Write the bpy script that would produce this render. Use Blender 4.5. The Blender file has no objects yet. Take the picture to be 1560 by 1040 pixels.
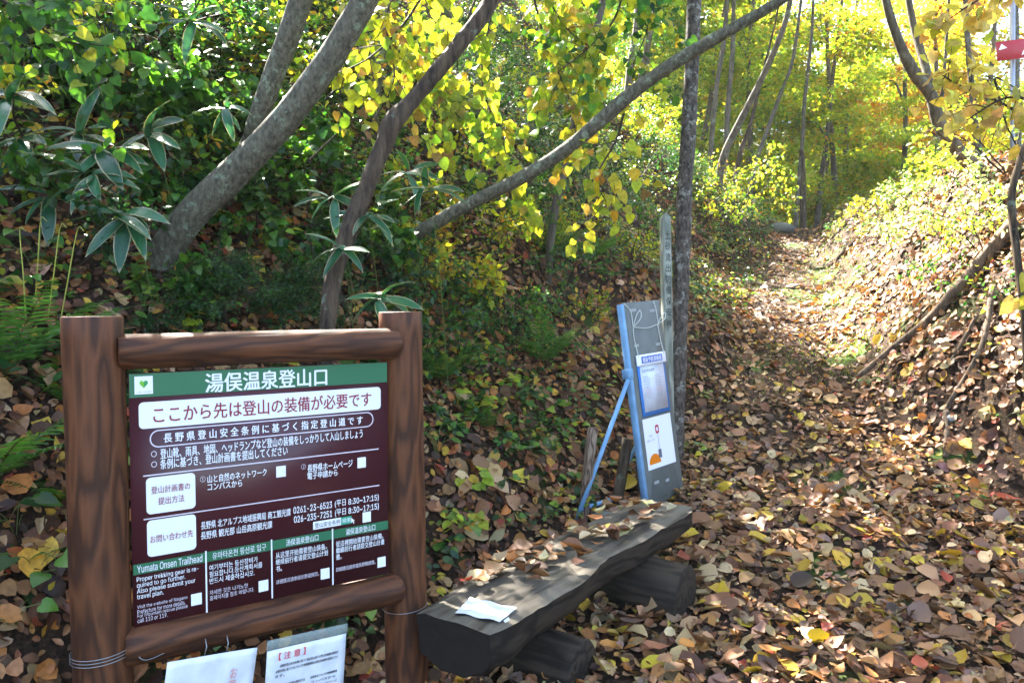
import bpy, math
import numpy as np
from mathutils import Matrix, Vector

# ------------------------------------------------------------------ camera, sky, sun, exposure
S = bpy.context.scene
COL = S.collection
FPX, HOR = 1213.0, 466.0                      # focal length and horizon row for a 1560 px wide frame
EYE = np.array([0., 0., 1.5])
PITCH = -math.atan((520 - HOR) / FPX)
FW = np.array([0, math.cos(PITCH), math.sin(PITCH)])
UP = np.array([0, -math.sin(PITCH), math.cos(PITCH)])
RT = np.array([1., 0, 0])
cam = bpy.data.objects.new('camera', bpy.data.cameras.new('camera'))
COL.objects.link(cam)
cam.location = EYE
cam.rotation_euler = (math.pi / 2 + PITCH, 0, 0)
cam.data.sensor_width = 36
cam.data.lens = 36 * FPX / 1560
cam.data.clip_start = 0.05
cam.data.clip_end = 600
S.camera = cam

SUN_TO = np.array([-0.34, 0.60, 0.74]); SUN_TO = SUN_TO / np.linalg.norm(SUN_TO)
SUN_EL = math.asin(SUN_TO[2])
SUN_AZ = math.atan2(SUN_TO[0], SUN_TO[1])
W = bpy.data.worlds.new('World'); S.world = W; W.use_nodes = True
wn = W.node_tree
sky = wn.nodes.new('ShaderNodeTexSky'); sky.sky_type = 'NISHITA'; sky.sun_disc = False
sky.sun_elevation = SUN_EL; sky.sun_rotation = SUN_AZ; sky.air_density = 1.0; sky.dust_density = 2.0
wn.links.new(sky.outputs[0], wn.nodes['Background'].inputs[0])
wn.nodes['Background'].inputs[1].default_value = 0.068
sl = bpy.data.lights.new('sun', 'SUN'); sl.energy = 5.0; sl.angle = math.radians(0.53); sl.color = (1.0, 0.94, 0.84)
so = bpy.data.objects.new('sun', sl); COL.objects.link(so)
so.rotation_euler = Vector(-SUN_TO).to_track_quat('-Z', 'Y').to_euler()
S.view_settings.view_transform = 'Standard'
S.view_settings.look = 'None'
S.view_settings.gamma = 1
S.view_settings.exposure = 4.0
S.cycles.max_bounces = 8
S.cycles.diffuse_bounces = 4
S.cycles.transmission_bounces = 6
S.cycles.transparent_max_bounces = 8
S.cycles.sample_clamp_indirect = 6

R = np.random.default_rng(11)

# ------------------------------------------------------------------ picture <-> world helpers
def ray(px, py):
    return FW + (px - 780) / FPX * RT - (py - 520) / FPX * UP
def P(px, py, d):
    return EYE + d * ray(px, py)
def proj(p):
    v = p - EYE
    d = v @ FW
    return 780 + FPX * (v @ RT) / d, 520 - FPX * (v @ UP) / d, d

# ------------------------------------------------------------------ terrain
_G = np.random.default_rng(5).random((256, 256))
def vnoise(x, y, s):
    x = np.asarray(x, float) * s + 100; y = np.asarray(y, float) * s + 100
    xi = np.floor(x).astype(int); yi = np.floor(y).astype(int)
    fx = x - xi; fy = y - yi
    fx = fx * fx * (3 - 2 * fx); fy = fy * fy * (3 - 2 * fy)
    a = _G[xi % 256, yi % 256]; b = _G[(xi + 1) % 256, yi % 256]
    c = _G[xi % 256, (yi + 1) % 256]; d = _G[(xi + 1) % 256, (yi + 1) % 256]
    return (a * (1 - fx) + b * fx) * (1 - fy) + (c * (1 - fx) + d * fx) * fy
def ip(y, xs, vs):
    return np.interp(y, xs, vs)
def z_trail(y):
    return ip(y, [-6, 3, 4, 5, 6, 7, 8, 10, 12, 14, 16, 19, 23, 40, 80, 140], [0, 0, .08, .29, .59, .93, 1.22, 1.72, 2.27, 2.8, 3.0, 2.7, 2.6, 6, 18, 30])
def x_left(y):
    return ip(y, [-6, 2, 2.5, 3, 4, 5, 6, 7, 8, 10, 12, 14, 16, 22, 60], [-4, -1.5, -1.0, -.62, .1, .78, 1.42, 2.0, 2.45, 3.2, 4.0, 4.85, 5.6, 7, 5])
def x_right(y):
    return ip(y, [-6, 3.5, 4.2, 5, 6, 7, 8, 10, 12, 14, 16, 40], [9, 6, 4.2, 3.1, 2.6, 2.78, 3.08, 3.75, 4.5, 5.3, 7.5, 20])
def x_crest(y):
    return ip(y, [-6, 4, 5, 7, 9, 10, 12, 14, 16, 40], [11, 7, 5.3, 4.9, 4.95, 5.0, 5.3, 6.0, 9, 26])
def bank_parts(x, y):
    zt = z_trail(y)
    s = np.maximum(x_left(y) - x, 0)
    hl = .82 * s - .26 * (1 - np.exp(-s / .32))
    hl = np.where(s > 6, hl - .25 * (s - 6), hl)
    xr = x_right(y); xc = x_crest(y)
    t = np.clip((x - xr) / (xc - xr), 0, 1)
    zc = ip(y, [-6, 5, 7, 12, 16, 30, 140], [2.2, 2.8, 2.95, 3.0, 3.3, 4, 30])
    sm = t ** 1.5 * (1 - t) + (1 - (1 - t) ** 1.7) * t
    hr = np.maximum(zc - zt, .05) * sm - .10 * np.clip(x - xc, 0, 15)
    return zt, s, hl, t, hr
def Z(x, y):
    x = np.asarray(x, float); y = np.asarray(y, float)
    zt, s, hl, t, hr = bank_parts(x, y)
    off = np.clip(s / .8, 0, 1) + np.clip(t / .3, 0, 1)
    n = (vnoise(x, y, .55) - .5) * .38 * off + (vnoise(x, y, 1.7) - .5) * (.05 + .14 * off) + (vnoise(x, y, 6) - .5) * (.025 + .03 * off)
    return zt + hl + hr + n
def normal(x, y, e=.05):
    gx = (Z(x + e, y) - Z(x - e, y)) / (2 * e); gy = (Z(x, y + e) - Z(x, y - e)) / (2 * e)
    n = np.stack([-gx, -gy, np.ones_like(gx)], -1)
    return n / np.linalg.norm(n, axis=-1, keepdims=True)
def G(px, py, dmax=60):
    """the ground point seen at a pixel"""
    ds = np.arange(1.5, dmax, .02)
    p = EYE + ds[:, None] * ray(px, py)
    hit = np.nonzero(p[:, 2] < Z(p[:, 0], p[:, 1]))[0]
    if len(hit) == 0:
        return p[-1]
    q = p[hit[0]].copy(); q[2] = float(Z(q[0], q[1])); return q
def gz(x, y):
    return np.array([x, y, float(Z(x, y))])

# ------------------------------------------------------------------ materials
def srgb(h):
    c = [int(h[i:i + 2], 16) / 255 for i in (0, 2, 4)]
    return tuple(v / 12.92 if v <= .04045 else ((v + .055) / 1.055) ** 2.4 for v in c) + (1,)
def new_mat(name):
    m = bpy.data.materials.new(name); m.use_nodes = True
    nt = m.node_tree
    return m, nt, nt.nodes['Principled BSDF'], nt.nodes['Material Output']
def plain(name, col, rough=.6, spec=.4, metal=0, bump=0, bscale=200):
    m, nt, b, o = new_mat(name)
    if len(col) == 3: col = tuple(col) + (1,)
    b.inputs['Roughness'].default_value = rough
    b.inputs['Specular IOR Level'].default_value = spec
    b.inputs['Metallic'].default_value = metal
    tc = nt.nodes.new('ShaderNodeTexCoord'); n = nt.nodes.new('ShaderNodeTexNoise')
    n.inputs['Scale'].default_value = 14; n.inputs['Detail'].default_value = 6
    nt.links.new(tc.outputs['Object'], n.inputs[0])
    r = nt.nodes.new('ShaderNodeValToRGB')
    r.color_ramp.elements[0].color = tuple(c * .82 for c in col[:3]) + (1,); r.color_ramp.elements[0].position = .3
    r.color_ramp.elements[1].color = tuple(min(1, c * 1.06) for c in col[:3]) + (1,); r.color_ramp.elements[1].position = .7
    nt.links.new(n.outputs[0], r.inputs[0]); nt.links.new(r.outputs[0], b.inputs[0])
    if bump:
        n2 = nt.nodes.new('ShaderNodeTexNoise'); n2.inputs['Scale'].default_value = bscale
        nt.links.new(tc.outputs['Object'], n2.inputs[0])
        bp = nt.nodes.new('ShaderNodeBump'); bp.inputs['Strength'].default_value = bump; bp.inputs['Distance'].default_value = .004
        nt.links.new(n2.outputs[0], bp.inputs['Height']); nt.links.new(bp.outputs[0], b.inputs['Normal'])
    return m
def flat(name, col, rough=.35, spec=.4):
    m, nt, b, o = new_mat(name)
    b.inputs[0].default_value = tuple(col[:3]) + (1,)
    b.inputs['Roughness'].default_value = rough; b.inputs['Specular IOR Level'].default_value = spec
    return m
def leaf_mat(name, rough=.4, trans=.4, spec=.4, margin=False):
    m, nt, b, o = new_mat(name)
    a = nt.nodes.new('ShaderNodeAttribute'); a.attribute_name = 'Col'
    tc = nt.nodes.new('ShaderNodeTexCoord')
    n = nt.nodes.new('ShaderNodeTexNoise'); n.inputs['Scale'].default_value = 45; n.inputs['Detail'].default_value = 4
    nt.links.new(tc.outputs['Object'], n.inputs[0])
    mr = nt.nodes.new('ShaderNodeMapRange'); mr.inputs[1].default_value = .3; mr.inputs[2].default_value = .7
    mr.inputs[3].default_value = .68; mr.inputs[4].default_value = 1.2
    nt.links.new(n.outputs[0], mr.inputs[0])
    mx = nt.nodes.new('ShaderNodeVectorMath'); mx.operation = 'SCALE'
    nt.links.new(a.outputs['Color'], mx.inputs[0]); nt.links.new(mr.outputs[0], mx.inputs['Scale'])
    nt.links.new(mx.outputs[0], b.inputs[0])
    b.inputs['Roughness'].default_value = rough; b.inputs['Specular IOR Level'].default_value = spec
    if trans > 0:
        t = nt.nodes.new('ShaderNodeBsdfTranslucent')
        sc = nt.nodes.new('ShaderNodeVectorMath'); sc.operation = 'MULTIPLY'; sc.inputs[1].default_value = (1.35, 1.35, .75)
        nt.links.new(mx.outputs[0], sc.inputs[0]); nt.links.new(sc.outputs[0], t.inputs[0])
        ms = nt.nodes.new('ShaderNodeMixShader'); ms.inputs[0].default_value = trans
        nt.links.new(b.outputs[0], ms.inputs[1]); nt.links.new(t.outputs[0], ms.inputs[2])
        nt.links.new(ms.outputs[0], o.inputs[0])
    return m
M_LITTER = leaf_mat('dead leaf', .55, .12, .3)
M_LEAF = leaf_mat('green leaf', .35, .45, .45)
M_THIN = leaf_mat('thin autumn leaf', .5, .55, .3)
M_SASA = leaf_mat('bamboo grass leaf', .27, .3, .45)

def bark_mat(name, dark, mid, lichen, lich_amt=.5, scale=1.0, stretch=.25):
    m, nt, b, o = new_mat(name)
    tc = nt.nodes.new('ShaderNodeTexCoord')
    mp = nt.nodes.new('ShaderNodeMapping'); mp.inputs['Scale'].default_value = (1, 1, stretch)
    nt.links.new(tc.outputs['Object'], mp.inputs[0])
    n1 = nt.nodes.new('ShaderNodeTexNoise'); n1.inputs['Scale'].default_value = 28 * scale; n1.inputs['Detail'].default_value = 8; n1.inputs['Roughness'].default_value = .65
    nt.links.new(mp.outputs[0], n1.inputs[0])
    r1 = nt.nodes.new('ShaderNodeValToRGB')
    r1.color_ramp.elements[0].position = .36; r1.color_ramp.elements[0].color = tuple(dark) + (1,)
    r1.color_ramp.elements[1].position = .64; r1.color_ramp.elements[1].color = tuple(mid) + (1,)
    nt.links.new(n1.outputs[0], r1.inputs[0])
    n2 = nt.nodes.new('ShaderNodeTexNoise'); n2.inputs['Scale'].default_value = 9 * scale; n2.inputs['Detail'].default_value = 7; n2.inputs['Roughness'].default_value = .7
    nt.links.new(tc.outputs['Object'], n2.inputs[0])
    r2 = nt.nodes.new('ShaderNodeValToRGB')
    r2.color_ramp.elements[0].position = .66 - .2 * lich_amt; r2.color_ramp.elements[0].color = (0, 0, 0, 1)
    r2.color_ramp.elements[1].position = .72 - .2 * lich_amt; r2.color_ramp.elements[1].color = (1, 1, 1, 1)
    nt.links.new(n2.outputs[0], r2.inputs[0])
    mx = nt.nodes.new('ShaderNodeMix'); mx.data_type = 'RGBA'; mx.inputs[7].default_value = tuple(lichen) + (1,)
    ml = nt.nodes.new('ShaderNodeMath'); ml.operation = 'MULTIPLY'; ml.inputs[1].default_value = .75
    nt.links.new(r2.outputs[0], ml.inputs[0]); nt.links.new(ml.outputs[0], mx.inputs[0])
    nt.links.new(r1.outputs[0], mx.inputs[6]); nt.links.new(mx.outputs[2], b.inputs[0])
    b.inputs['Roughness'].default_value = .85; b.inputs['Specular IOR Level'].default_value = .2
    bp = nt.nodes.new('ShaderNodeBump'); bp.inputs['Strength'].default_value = .9; bp.inputs['Distance'].default_value = .012
    nt.links.new(n1.outputs[0], bp.inputs['Height']); nt.links.new(bp.outputs[0], b.inputs['Normal'])
    return m
M_BARK_SMOOTH = bark_mat('smooth grey bark', (.050, .044, .030), (.15, .135, .095), (.21, .25, .17), .50, 1.7, .5)
M_BARK_ROUGH = bark_mat('rough flaky bark', (.022, .017, .014), (.13, .105, .085), (.27, .265, .23), .62, 1.5, .5)
M_BARK_DARK = bark_mat('dark dead wood bark', (.014, .010, .008), (.10, .068, .042), (.15, .19, .14), .35, 1, .12)
M_BARK_FAR = bark_mat('distant bark', (.05, .042, .032), (.13, .11, .085), (.16, .17, .13), .4, .8, .3)
M_STICK = bark_mat('dead stick wood', (.05, .032, .022), (.17, .12, .08), (.22, .18, .13), .3, 1, .15)
M_TWIG = plain('twig bark', (.045, .032, .022), .8, .2)
M_STEM = plain('green stem', (.10, .14, .03), .5, .3)
M_RIB = plain('fern rib', (.10, .10, .03), .5, .3)
def grain_mat(name, dark, mid, light, sx=1.0, rough=.45, spec=.4, weather=None, freq=9):
    """sawn or turned wood: contour-like growth rings drawn out along the local z axis"""
    m, nt, b, o = new_mat(name)
    tc = nt.nodes.new('ShaderNodeTexCoord')
    mp = nt.nodes.new('ShaderNodeMapping'); mp.inputs['Scale'].default_value = (13 * sx, 13 * sx, 2.3 * sx)
    nt.links.new(tc.outputs['Object'], mp.inputs[0])
    n1 = nt.nodes.new('ShaderNodeTexNoise'); n1.inputs['Scale'].default_value = 1.0; n1.inputs['Detail'].default_value = 2.0; n1.inputs['Roughness'].default_value = .4
    nt.links.new(mp.outputs[0], n1.inputs[0])
    ml = nt.nodes.new('ShaderNodeMath'); ml.operation = 'MULTIPLY'; ml.inputs[1].default_value = freq
    nt.links.new(n1.outputs[0], ml.inputs[0])
    pp = nt.nodes.new('ShaderNodeMath'); pp.operation = 'PINGPONG'; pp.inputs[1].default_value = .5
    nt.links.new(ml.outputs[0], pp.inputs[0])
    mp2 = nt.nodes.new('ShaderNodeMapping'); mp2.inputs['Scale'].default_value = (90, 90, 5)
    nt.links.new(tc.outputs['Object'], mp2.inputs[0])
    n2 = nt.nodes.new('ShaderNodeTexNoise'); n2.inputs['Scale'].default_value = 1; n2.inputs['Detail'].default_value = 5
    nt.links.new(mp2.outputs[0], n2.inputs[0])
    ad = nt.nodes.new('ShaderNodeMath'); ad.operation = 'MULTIPLY_ADD'; ad.inputs[1].default_value = .30
    nt.links.new(n2.outputs[0], ad.inputs[0]); nt.links.new(pp.outputs[0], ad.inputs[2])
    n3 = nt.nodes.new('ShaderNodeTexNoise'); n3.inputs['Scale'].default_value = 6; n3.inputs['Detail'].default_value = 6; n3.inputs['Roughness'].default_value = .65
    nt.links.new(tc.outputs['Object'], n3.inputs[0])
    ad2 = nt.nodes.new('ShaderNodeMath'); ad2.operation = 'MULTIPLY_ADD'; ad2.inputs[1].default_value = .34
    nt.links.new(n3.outputs[0], ad2.inputs[0]); nt.links.new(ad.outputs[0], ad2.inputs[2])
    r = nt.nodes.new('ShaderNodeValToRGB')
    r.color_ramp.elements[0].position = .40; r.color_ramp.elements[0].color = tuple(dark) + (1,)
    r.color_ramp.elements[1].position = .80; r.color_ramp.elements[1].color = tuple(light) + (1,)
    e = r.color_ramp.elements.new(.54); e.color = tuple(mid) + (1,)
    nt.links.new(ad2.outputs[0], r.inputs[0])
    src = r.outputs[0]
    if weather:
        n4 = nt.nodes.new('ShaderNodeTexNoise'); n4.inputs['Scale'].default_value = 13; n4.inputs['Detail'].default_value = 8; n4.inputs['Roughness'].default_value = .75
        nt.links.new(tc.outputs['Object'], n4.inputs[0])
        r4 = nt.nodes.new('ShaderNodeValToRGB'); r4.color_ramp.elements[0].position = .64; r4.color_ramp.elements[1].position = .72
        nt.links.new(n4.outputs[0], r4.inputs[0])
        mx = nt.nodes.new('ShaderNodeMix'); mx.data_type = 'RGBA'; mx.inputs[7].default_value = tuple(weather) + (1,)
        nt.links.new(r4.outputs[0], mx.inputs[0]); nt.links.new(src, mx.inputs[6]); src = mx.outputs[2]
    nt.links.new(src, b.inputs[0])
    b.inputs['Roughness'].default_value = rough; b.inputs['Specular IOR Level'].default_value = spec
    bp = nt.nodes.new('ShaderNodeBump'); bp.inputs['Strength'].default_value = .8; bp.inputs['Distance'].default_value = .005
    nt.links.new(ad2.outputs[0], bp.inputs['Height']); nt.links.new(bp.outputs[0], b.inputs['Normal'])
    return m
M_STAINED = grain_mat('brown stained log', (.046, .017, .008), (.080, .028, .011), (.125, .044, .017), 1.0, .6, .25, (.12, .07, .045), 5)
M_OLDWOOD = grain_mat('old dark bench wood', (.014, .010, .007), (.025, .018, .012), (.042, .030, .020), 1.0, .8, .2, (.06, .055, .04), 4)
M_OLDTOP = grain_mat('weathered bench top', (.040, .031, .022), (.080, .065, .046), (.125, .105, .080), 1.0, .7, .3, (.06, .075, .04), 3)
M_STAKE = grain_mat('old stake wood', (.05, .03, .02), (.13, .085, .055), (.24, .17, .12), 1.5, .8, .2, None, 9)
M_GREYPOST = grain_mat('weathered grey post', (.15, .16, .13), (.23, .24, .20), (.31, .32, .27), 1.0, .85, .2, (.14, .18, .11), 4)

# ------------------------------------------------------------------ mesh helpers
TRIS = [0]
def mesh_from(name, V, F, colors=None, smooth=False, mats=()):
    """V (n,3), F list of (k,3)/(k,4) integer arrays -> mesh"""
    me = bpy.data.meshes.new(name)
    Fs = [f for f in (F if isinstance(F, list) else [F]) if len(f)]
    nl = sum(f.size for f in Fs); npoly = sum(len(f) for f in Fs)
    me.vertices.add(len(V)); me.vertices.foreach_set('co', np.ascontiguousarray(V, dtype=np.float32).ravel())
    me.loops.add(nl); me.loops.foreach_set('vertex_index', np.concatenate([f.ravel() for f in Fs]).astype(np.int32))
    me.polygons.add(npoly)
    sizes = np.concatenate([np.full(len(f), f.shape[1]) for f in Fs])
    TRIS[0] += int((sizes - 2).sum())
    st = np.concatenate([[0], np.cumsum(sizes)[:-1]]).astype(np.int32)
    me.polygons.foreach_set('loop_start', st)
    me.update(calc_edges=True)
    if colors is not None:
        a = me.color_attributes.new('Col', 'FLOAT_COLOR', 'POINT')
        c = np.ones((len(V), 4), np.float32); c[:, :3] = colors
        a.data.foreach_set('color', c.ravel())
    if smooth:
        me.polygons.foreach_set('use_smooth', np.ones(npoly, bool))
    for m in mats: me.materials.append(m)
    return me
def link(name, me, parent=None, loc=None, mat=None):
    o = bpy.data.objects.new(name, me)
    COL.objects.link(o)
    if parent is not None: o.parent = parent
    if loc is not None: o.location = loc
    if mat is not None and me is not None and not me.materials: me.materials.append(mat)
    return o
def tag(o, label=None, cat=None, group=None, kind=None):
    if label: o['label'] = label
    if cat: o['category'] = cat
    if group: o['group'] = group
    if kind: o['kind'] = kind
    return o
def thing(name, label, cat, loc=(0, 0, 0), group=None, mat4=None):
    o = bpy.data.objects.new(name, None); COL.objects.link(o); o.empty_display_size = .1
    if mat4 is not None: o.matrix_world = mat4
    else: o.location = loc
    return tag(o, label, cat, group)

class MB:
    """collects quads and triangles, then links them as one mesh object"""
    def __init__(s): s.V = []; s.F4 = []; s.F3 = []; s.n = 0
    def add(s, V, F4=None, F3=None):
        V = np.asarray(V, float)
        if F4 is not None and len(F4): s.F4.append(np.asarray(F4, int) + s.n)
        if F3 is not None and len(F3): s.F3.append(np.asarray(F3, int) + s.n)
        s.V.append(V); s.n += len(V)
        return s
    def box(s, lo, hi, bev=0):
        x0, y0, z0 = lo; x1, y1, z1 = hi
        if bev <= 0:
            V = [(x0, y0, z0), (x1, y0, z0), (x1, y1, z0), (x0, y1, z0), (x0, y0, z1), (x1, y0, z1), (x1, y1, z1), (x0, y1, z1)]
            return s.add(V, [(0, 3, 2, 1), (4, 5, 6, 7), (0, 1, 5, 4), (1, 2, 6, 5), (2, 3, 7, 6), (3, 0, 4, 7)])
        b = bev
        def ring(z, i):
            return [(x0 + i + (b if k in (1,) else 0), 0, 0) for k in ()]
        R8 = lambda z, i: [(x0 + b + i, y0 + i, z), (x1 - b - i, y0 + i, z), (x1 - i, y0 + b + i, z), (x1 - i, y1 - b - i, z), (x1 - b - i, y1 - i, z), (x0 + b + i, y1 - i, z), (x0 + i, y1 - b - i, z), (x0 + i, y0 + b + i, z)]
        V = R8(z0, b * .6) + R8(z0 + b, 0) + R8(z1 - b, 0) + R8(z1, b * .6)
        F = [(k * 8 + i, k * 8 + (i + 1) % 8, k * 8 + 8 + (i + 1) % 8, k * 8 + 8 + i) for k in range(3) for i in range(8)]
        c0 = len(V); V += [((x0 + x1) / 2, (y0 + y1) / 2, z0), ((x0 + x1) / 2, (y0 + y1) / 2, z1)]
        T = [(c0, (i + 1) % 8, i) for i in range(8)] + [(c0 + 1, 24 + i, 24 + (i + 1) % 8) for i in range(8)]
        return s.add(V, F, T)
    def bar(s, a, b, w, h):
        """a straight bar of rectangular section from a to b"""
        a = np.asarray(a, float); b = np.asarray(b, float); d = b - a; L = np.linalg.norm(d); d /= L
        up = np.array([0, 0, 1.]) if abs(d[2]) < .9 else np.array([0, 1., 0])
        u = np.cross(d, up); u /= np.linalg.norm(u); v = np.cross(u, d)
        V = [p + u * sx * w / 2 + v * sy * h / 2 for p in (a, b) for sx, sy in ((-1, -1), (1, -1), (1, 1), (-1, 1))]
        return s.add(V, [(0, 3, 2, 1), (4, 5, 6, 7), (0, 1, 5, 4), (1, 2, 6, 5), (2, 3, 7, 6), (3, 0, 4, 7)])
    def tube(s, pts, rad, seg=8, lump=0., cap=True, seed=0, flat=1.0):
        pts = np.asarray(pts, float); n = len(pts); rad = np.broadcast_to(np.asarray(rad, float), (n,))
        t = np.gradient(pts, axis=0); t /= np.linalg.norm(t, axis=1, keepdims=True) + 1e-9
        ref = np.array([0, 0, 1.]) if abs(t[0, 2]) < .9 else np.array([1., 0, 0])
        u = np.cross(t[0], ref); u /= np.linalg.norm(u)
        rr = np.random.default_rng(seed)
        ph = rr.random(6) * 6.28
        V = []
        ang = np.linspace(0, 2 * math.pi, seg, endpoint=False)
        for i in range(n):
            u = u - t[i] * (u @ t[i]); u /= np.linalg.norm(u) + 1e-9
            v = np.cross(t[i], u)
            r = rad[i] * (1 + lump * (np.sin(2 * ang + ph[0] + i * .5) * .4 + np.sin(3 * ang + ph[1] - i * .8) * .35 + np.sin(5 * ang + ph[2] + i * 1.3) * .3 + rr.normal(0, .35, seg)))
            V.append(pts[i] + np.outer(np.cos(ang) * r, u) + np.outer(np.sin(ang) * r * flat, v))
        V = np.concatenate(V)
        i = np.arange(n - 1)[:, None] * seg; j = np.arange(seg)[None]; j2 = (j + 1) % seg
        F = np.stack([i + j, i + j2, i + seg + j2, i + seg + j], -1).reshape(-1, 4)
        T = None
        if cap:
            c = len(V); V = np.concatenate([V, pts[:1], pts[-1:]])
            T = [(c, (k + 1) % seg, k) for k in range(seg)] + [(c + 1, (n - 1) * seg + k, (n - 1) * seg + (k + 1) % seg) for k in range(seg)]
        return s.add(V, F, T)
    def poly(s, pts, z=0.):
        """flat convex or star-shaped outline at height z"""
        pts = np.asarray(pts, float); c = pts.mean(0)
        V = np.array([(x, y, z) for x, y in pts] + [(c[0], c[1], z)]); n = len(pts)
        return s.add(V, None, [(i, (i + 1) % n, n) for i in range(n)])
    def build(s, name, mat, parent=None, smooth=False, loc=None):
        V = np.concatenate(s.V)
        F = []
        if s.F4: F.append(np.concatenate(s.F4))
        if s.F3: F.append(np.concatenate(s.F3))
        return link(name, mesh_from(name, V, F, None, smooth, [mat] if mat else []), parent, loc)

def smooth_path(pts, n):
    """Catmull-Rom through points with any number of columns"""
    pts = np.asarray(pts, float)
    if len(pts) == 2:
        t = np.linspace(0, 1, n)[:, None]; return pts[0] * (1 - t) + pts[1] * t
    q = np.concatenate([[2 * pts[0] - pts[1]], pts, [2 * pts[-1] - pts[-2]]])
    out = []
    T = np.linspace(0, len(pts) - 1 - 1e-6, n)
    for t in T:
        i = int(t); f = t - i; a, b, c, d = q[i:i + 4]
        out.append(.5 * (2 * b + (c - a) * f + (2 * a - 5 * b + 4 * c - d) * f * f + (3 * b - 3 * c + d - a) * f ** 3))
    return np.array(out)

# ---- leaves ------------------------------------------------------
def half_template(right, mid, fold, curl, twist=0., lobes=None):
    """right: (x,y) outline points between base and tip; mid: y of midrib points between base and tip"""
    V = [(0, 0)] + [(x, y) for x, y in right] + [(-x, y) for x, y in right] + [(0, y) for y in mid] + [(0, 1)]
    n = len(right); T = []
    b = 0; rr = list(range(1, n + 1)); ll = list(range(n + 1, 2 * n + 1)); mm = list(range(2 * n + 1, 3 * n + 1)); tip = 3 * n + 1
    T += [(b, rr[0], mm[0]), (b, mm[0], ll[0])]
    for i in range(n - 1):
        T += [(mm[i], rr[i], rr[i + 1]), (mm[i], rr[i + 1], mm[i + 1]), (mm[i], ll[i + 1], ll[i]), (mm[i], mm[i + 1], ll[i + 1])]
    T += [(mm[-1], rr[-1], tip), (mm[-1], tip, ll[-1])]
    V = np.array([(x, y, 0) for x, y in V], float)
    V[:, 2] = fold * np.abs(V[:, 0]) + curl * ((V[:, 1] - .4) ** 2) + twist * V[:, 0] * (V[:, 1] - .3)
    return V, np.array(T)
def variants(right, mid, folds, curls, k=6, seed=1, jit=.03):
    rr = np.random.default_rng(seed); out = []
    for i in range(k):
        r = [(x + rr.normal(0, jit), y + rr.normal(0, jit * .6)) for x, y in right]
        out.append(half_template(r, mid, rr.uniform(*folds), rr.uniform(*curls), rr.normal(0, .4)))
    return out
T_OVAL = variants([(.20, .16), (.31, .42), (.22, .74)], [.16, .44, .74], (-.25, .6), (-.7, .7))
T_BROAD = variants([(.30, .06), (.43, .34), (.30, .72)], [.1, .4, .72], (-.35, .7), (-.8, .8), seed=2)
T_CURLED = variants([(.20, .16), (.30, .45), (.18, .78)], [.16, .45, .78], (.5, 1.4), (-1.6, 1.6), seed=7)
T_HEART = variants([(.24, -.09), (.43, .06), (.46, .32), (.27, .70)], [.05, .18, .38, .72], (-.05, .28), (-.4, .1), seed=3, jit=.018)
T_GREEN = variants([(.20, .14), (.28, .40), (.17, .74)], [.14, .42, .74], (0, .3), (-.4, .05), seed=4, jit=.02)
T_LANCE = variants([(.07, .12), (.115, .45), (.08, .78)], [.12, .45, .78], (0, .35), (-.45, -.1), seed=5, jit=.008)
T_QUAD = [(np.array([(0, 0, 0), (w, .5, f), (0, 1, c), (-w, .5, f)], float), np.array([(0, 1, 2), (0, 2, 3)])) for w, f, c in ((.3, .08, -.1), (.36, .15, 0), (.25, .02, -.2), (.33, .2, .1))]
# a five-lobed maple-like leaf
_ml = [(0.0, 0.0), (.34, .02), (.22, .22), (.52, .38), (.24, .50), (.0, 1.0)]
def maple_t(f):
    pts = _ml + [(-x, y) for x, y in _ml[1:-1][::-1]]
    V = np.array([(x, y, f * abs(x)) for x, y in pts] + [(0, .35, 0)]); n = len(pts)
    return V, np.array([(i, (i + 1) % n, n) for i in range(n)])
T_MAPLE = [maple_t(-.15), maple_t(.1), maple_t(.25)]

def frames(dirs, nrm, roll=0.):
    """rotation matrices whose columns are (side, dir, normal)"""
    d = dirs / (np.linalg.norm(dirs, axis=1, keepdims=True) + 1e-9)
    s = np.cross(d, nrm); s /= np.linalg.norm(s, axis=1, keepdims=True) + 1e-9
    n = np.cross(s, d)
    return np.stack([s, d, n], -1)
def leaves_arrays(temps, pos, rot, size, col, wid=None, seed=0, rr=None):
    """-> V, T, C for a batch of leaves"""
    N = len(pos); rr = rr or np.random.default_rng(seed); k = rr.integers(0, len(temps), N)
    size = np.broadcast_to(size, (N,))
    wid = np.ones(N) if wid is None else np.broadcast_to(wid, (N,))
    Vs, Ts, Cs = [], [], []; n = 0
    for i, (tv, tt) in enumerate(temps):
        m = np.nonzero(k == i)[0]
        if not len(m): continue
        sv = tv[None] * np.stack([wid[m], np.ones(len(m)), np.ones(len(m))], -1)[:, None, :] * size[m][:, None, None]
        v = np.einsum('nij,nkj->nki', rot[m], sv) + pos[m][:, None, :]
        Vs.append(v.reshape(-1, 3))
        Ts.append((tt[None] + (np.arange(len(m)) * len(tv))[:, None, None] + n).reshape(-1, 3))
        Cs.append(np.repeat(col[m], len(tv), 0)); n += len(m) * len(tv)
    return np.concatenate(Vs), np.concatenate(Ts), np.concatenate(Cs)
def pick(pal, N, rr, jit=.18):
    """pal: list of (weight, rgb)"""
    w = np.array([p[0] for p in pal], float); c = np.array([p[1] for p in pal])
    i = rr.choice(len(pal), N, p=w / w.sum())
    out = c[i] * (1 + rr.normal(0, jit, (N, 1))) * (1 + rr.normal(0, .07, (N, 3)))
    return np.clip(out, .003, .95)
GREEN = [(4, (.045, .13, .018)), (3, (.075, .19, .02)), (3, (.022, .075, .016)), (.8, (.16, .25, .02))]
DEEP = [(4, (.02, .065, .022)), (2, (.03, .09, .02)), (1, (.05, .12, .02))]
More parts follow.
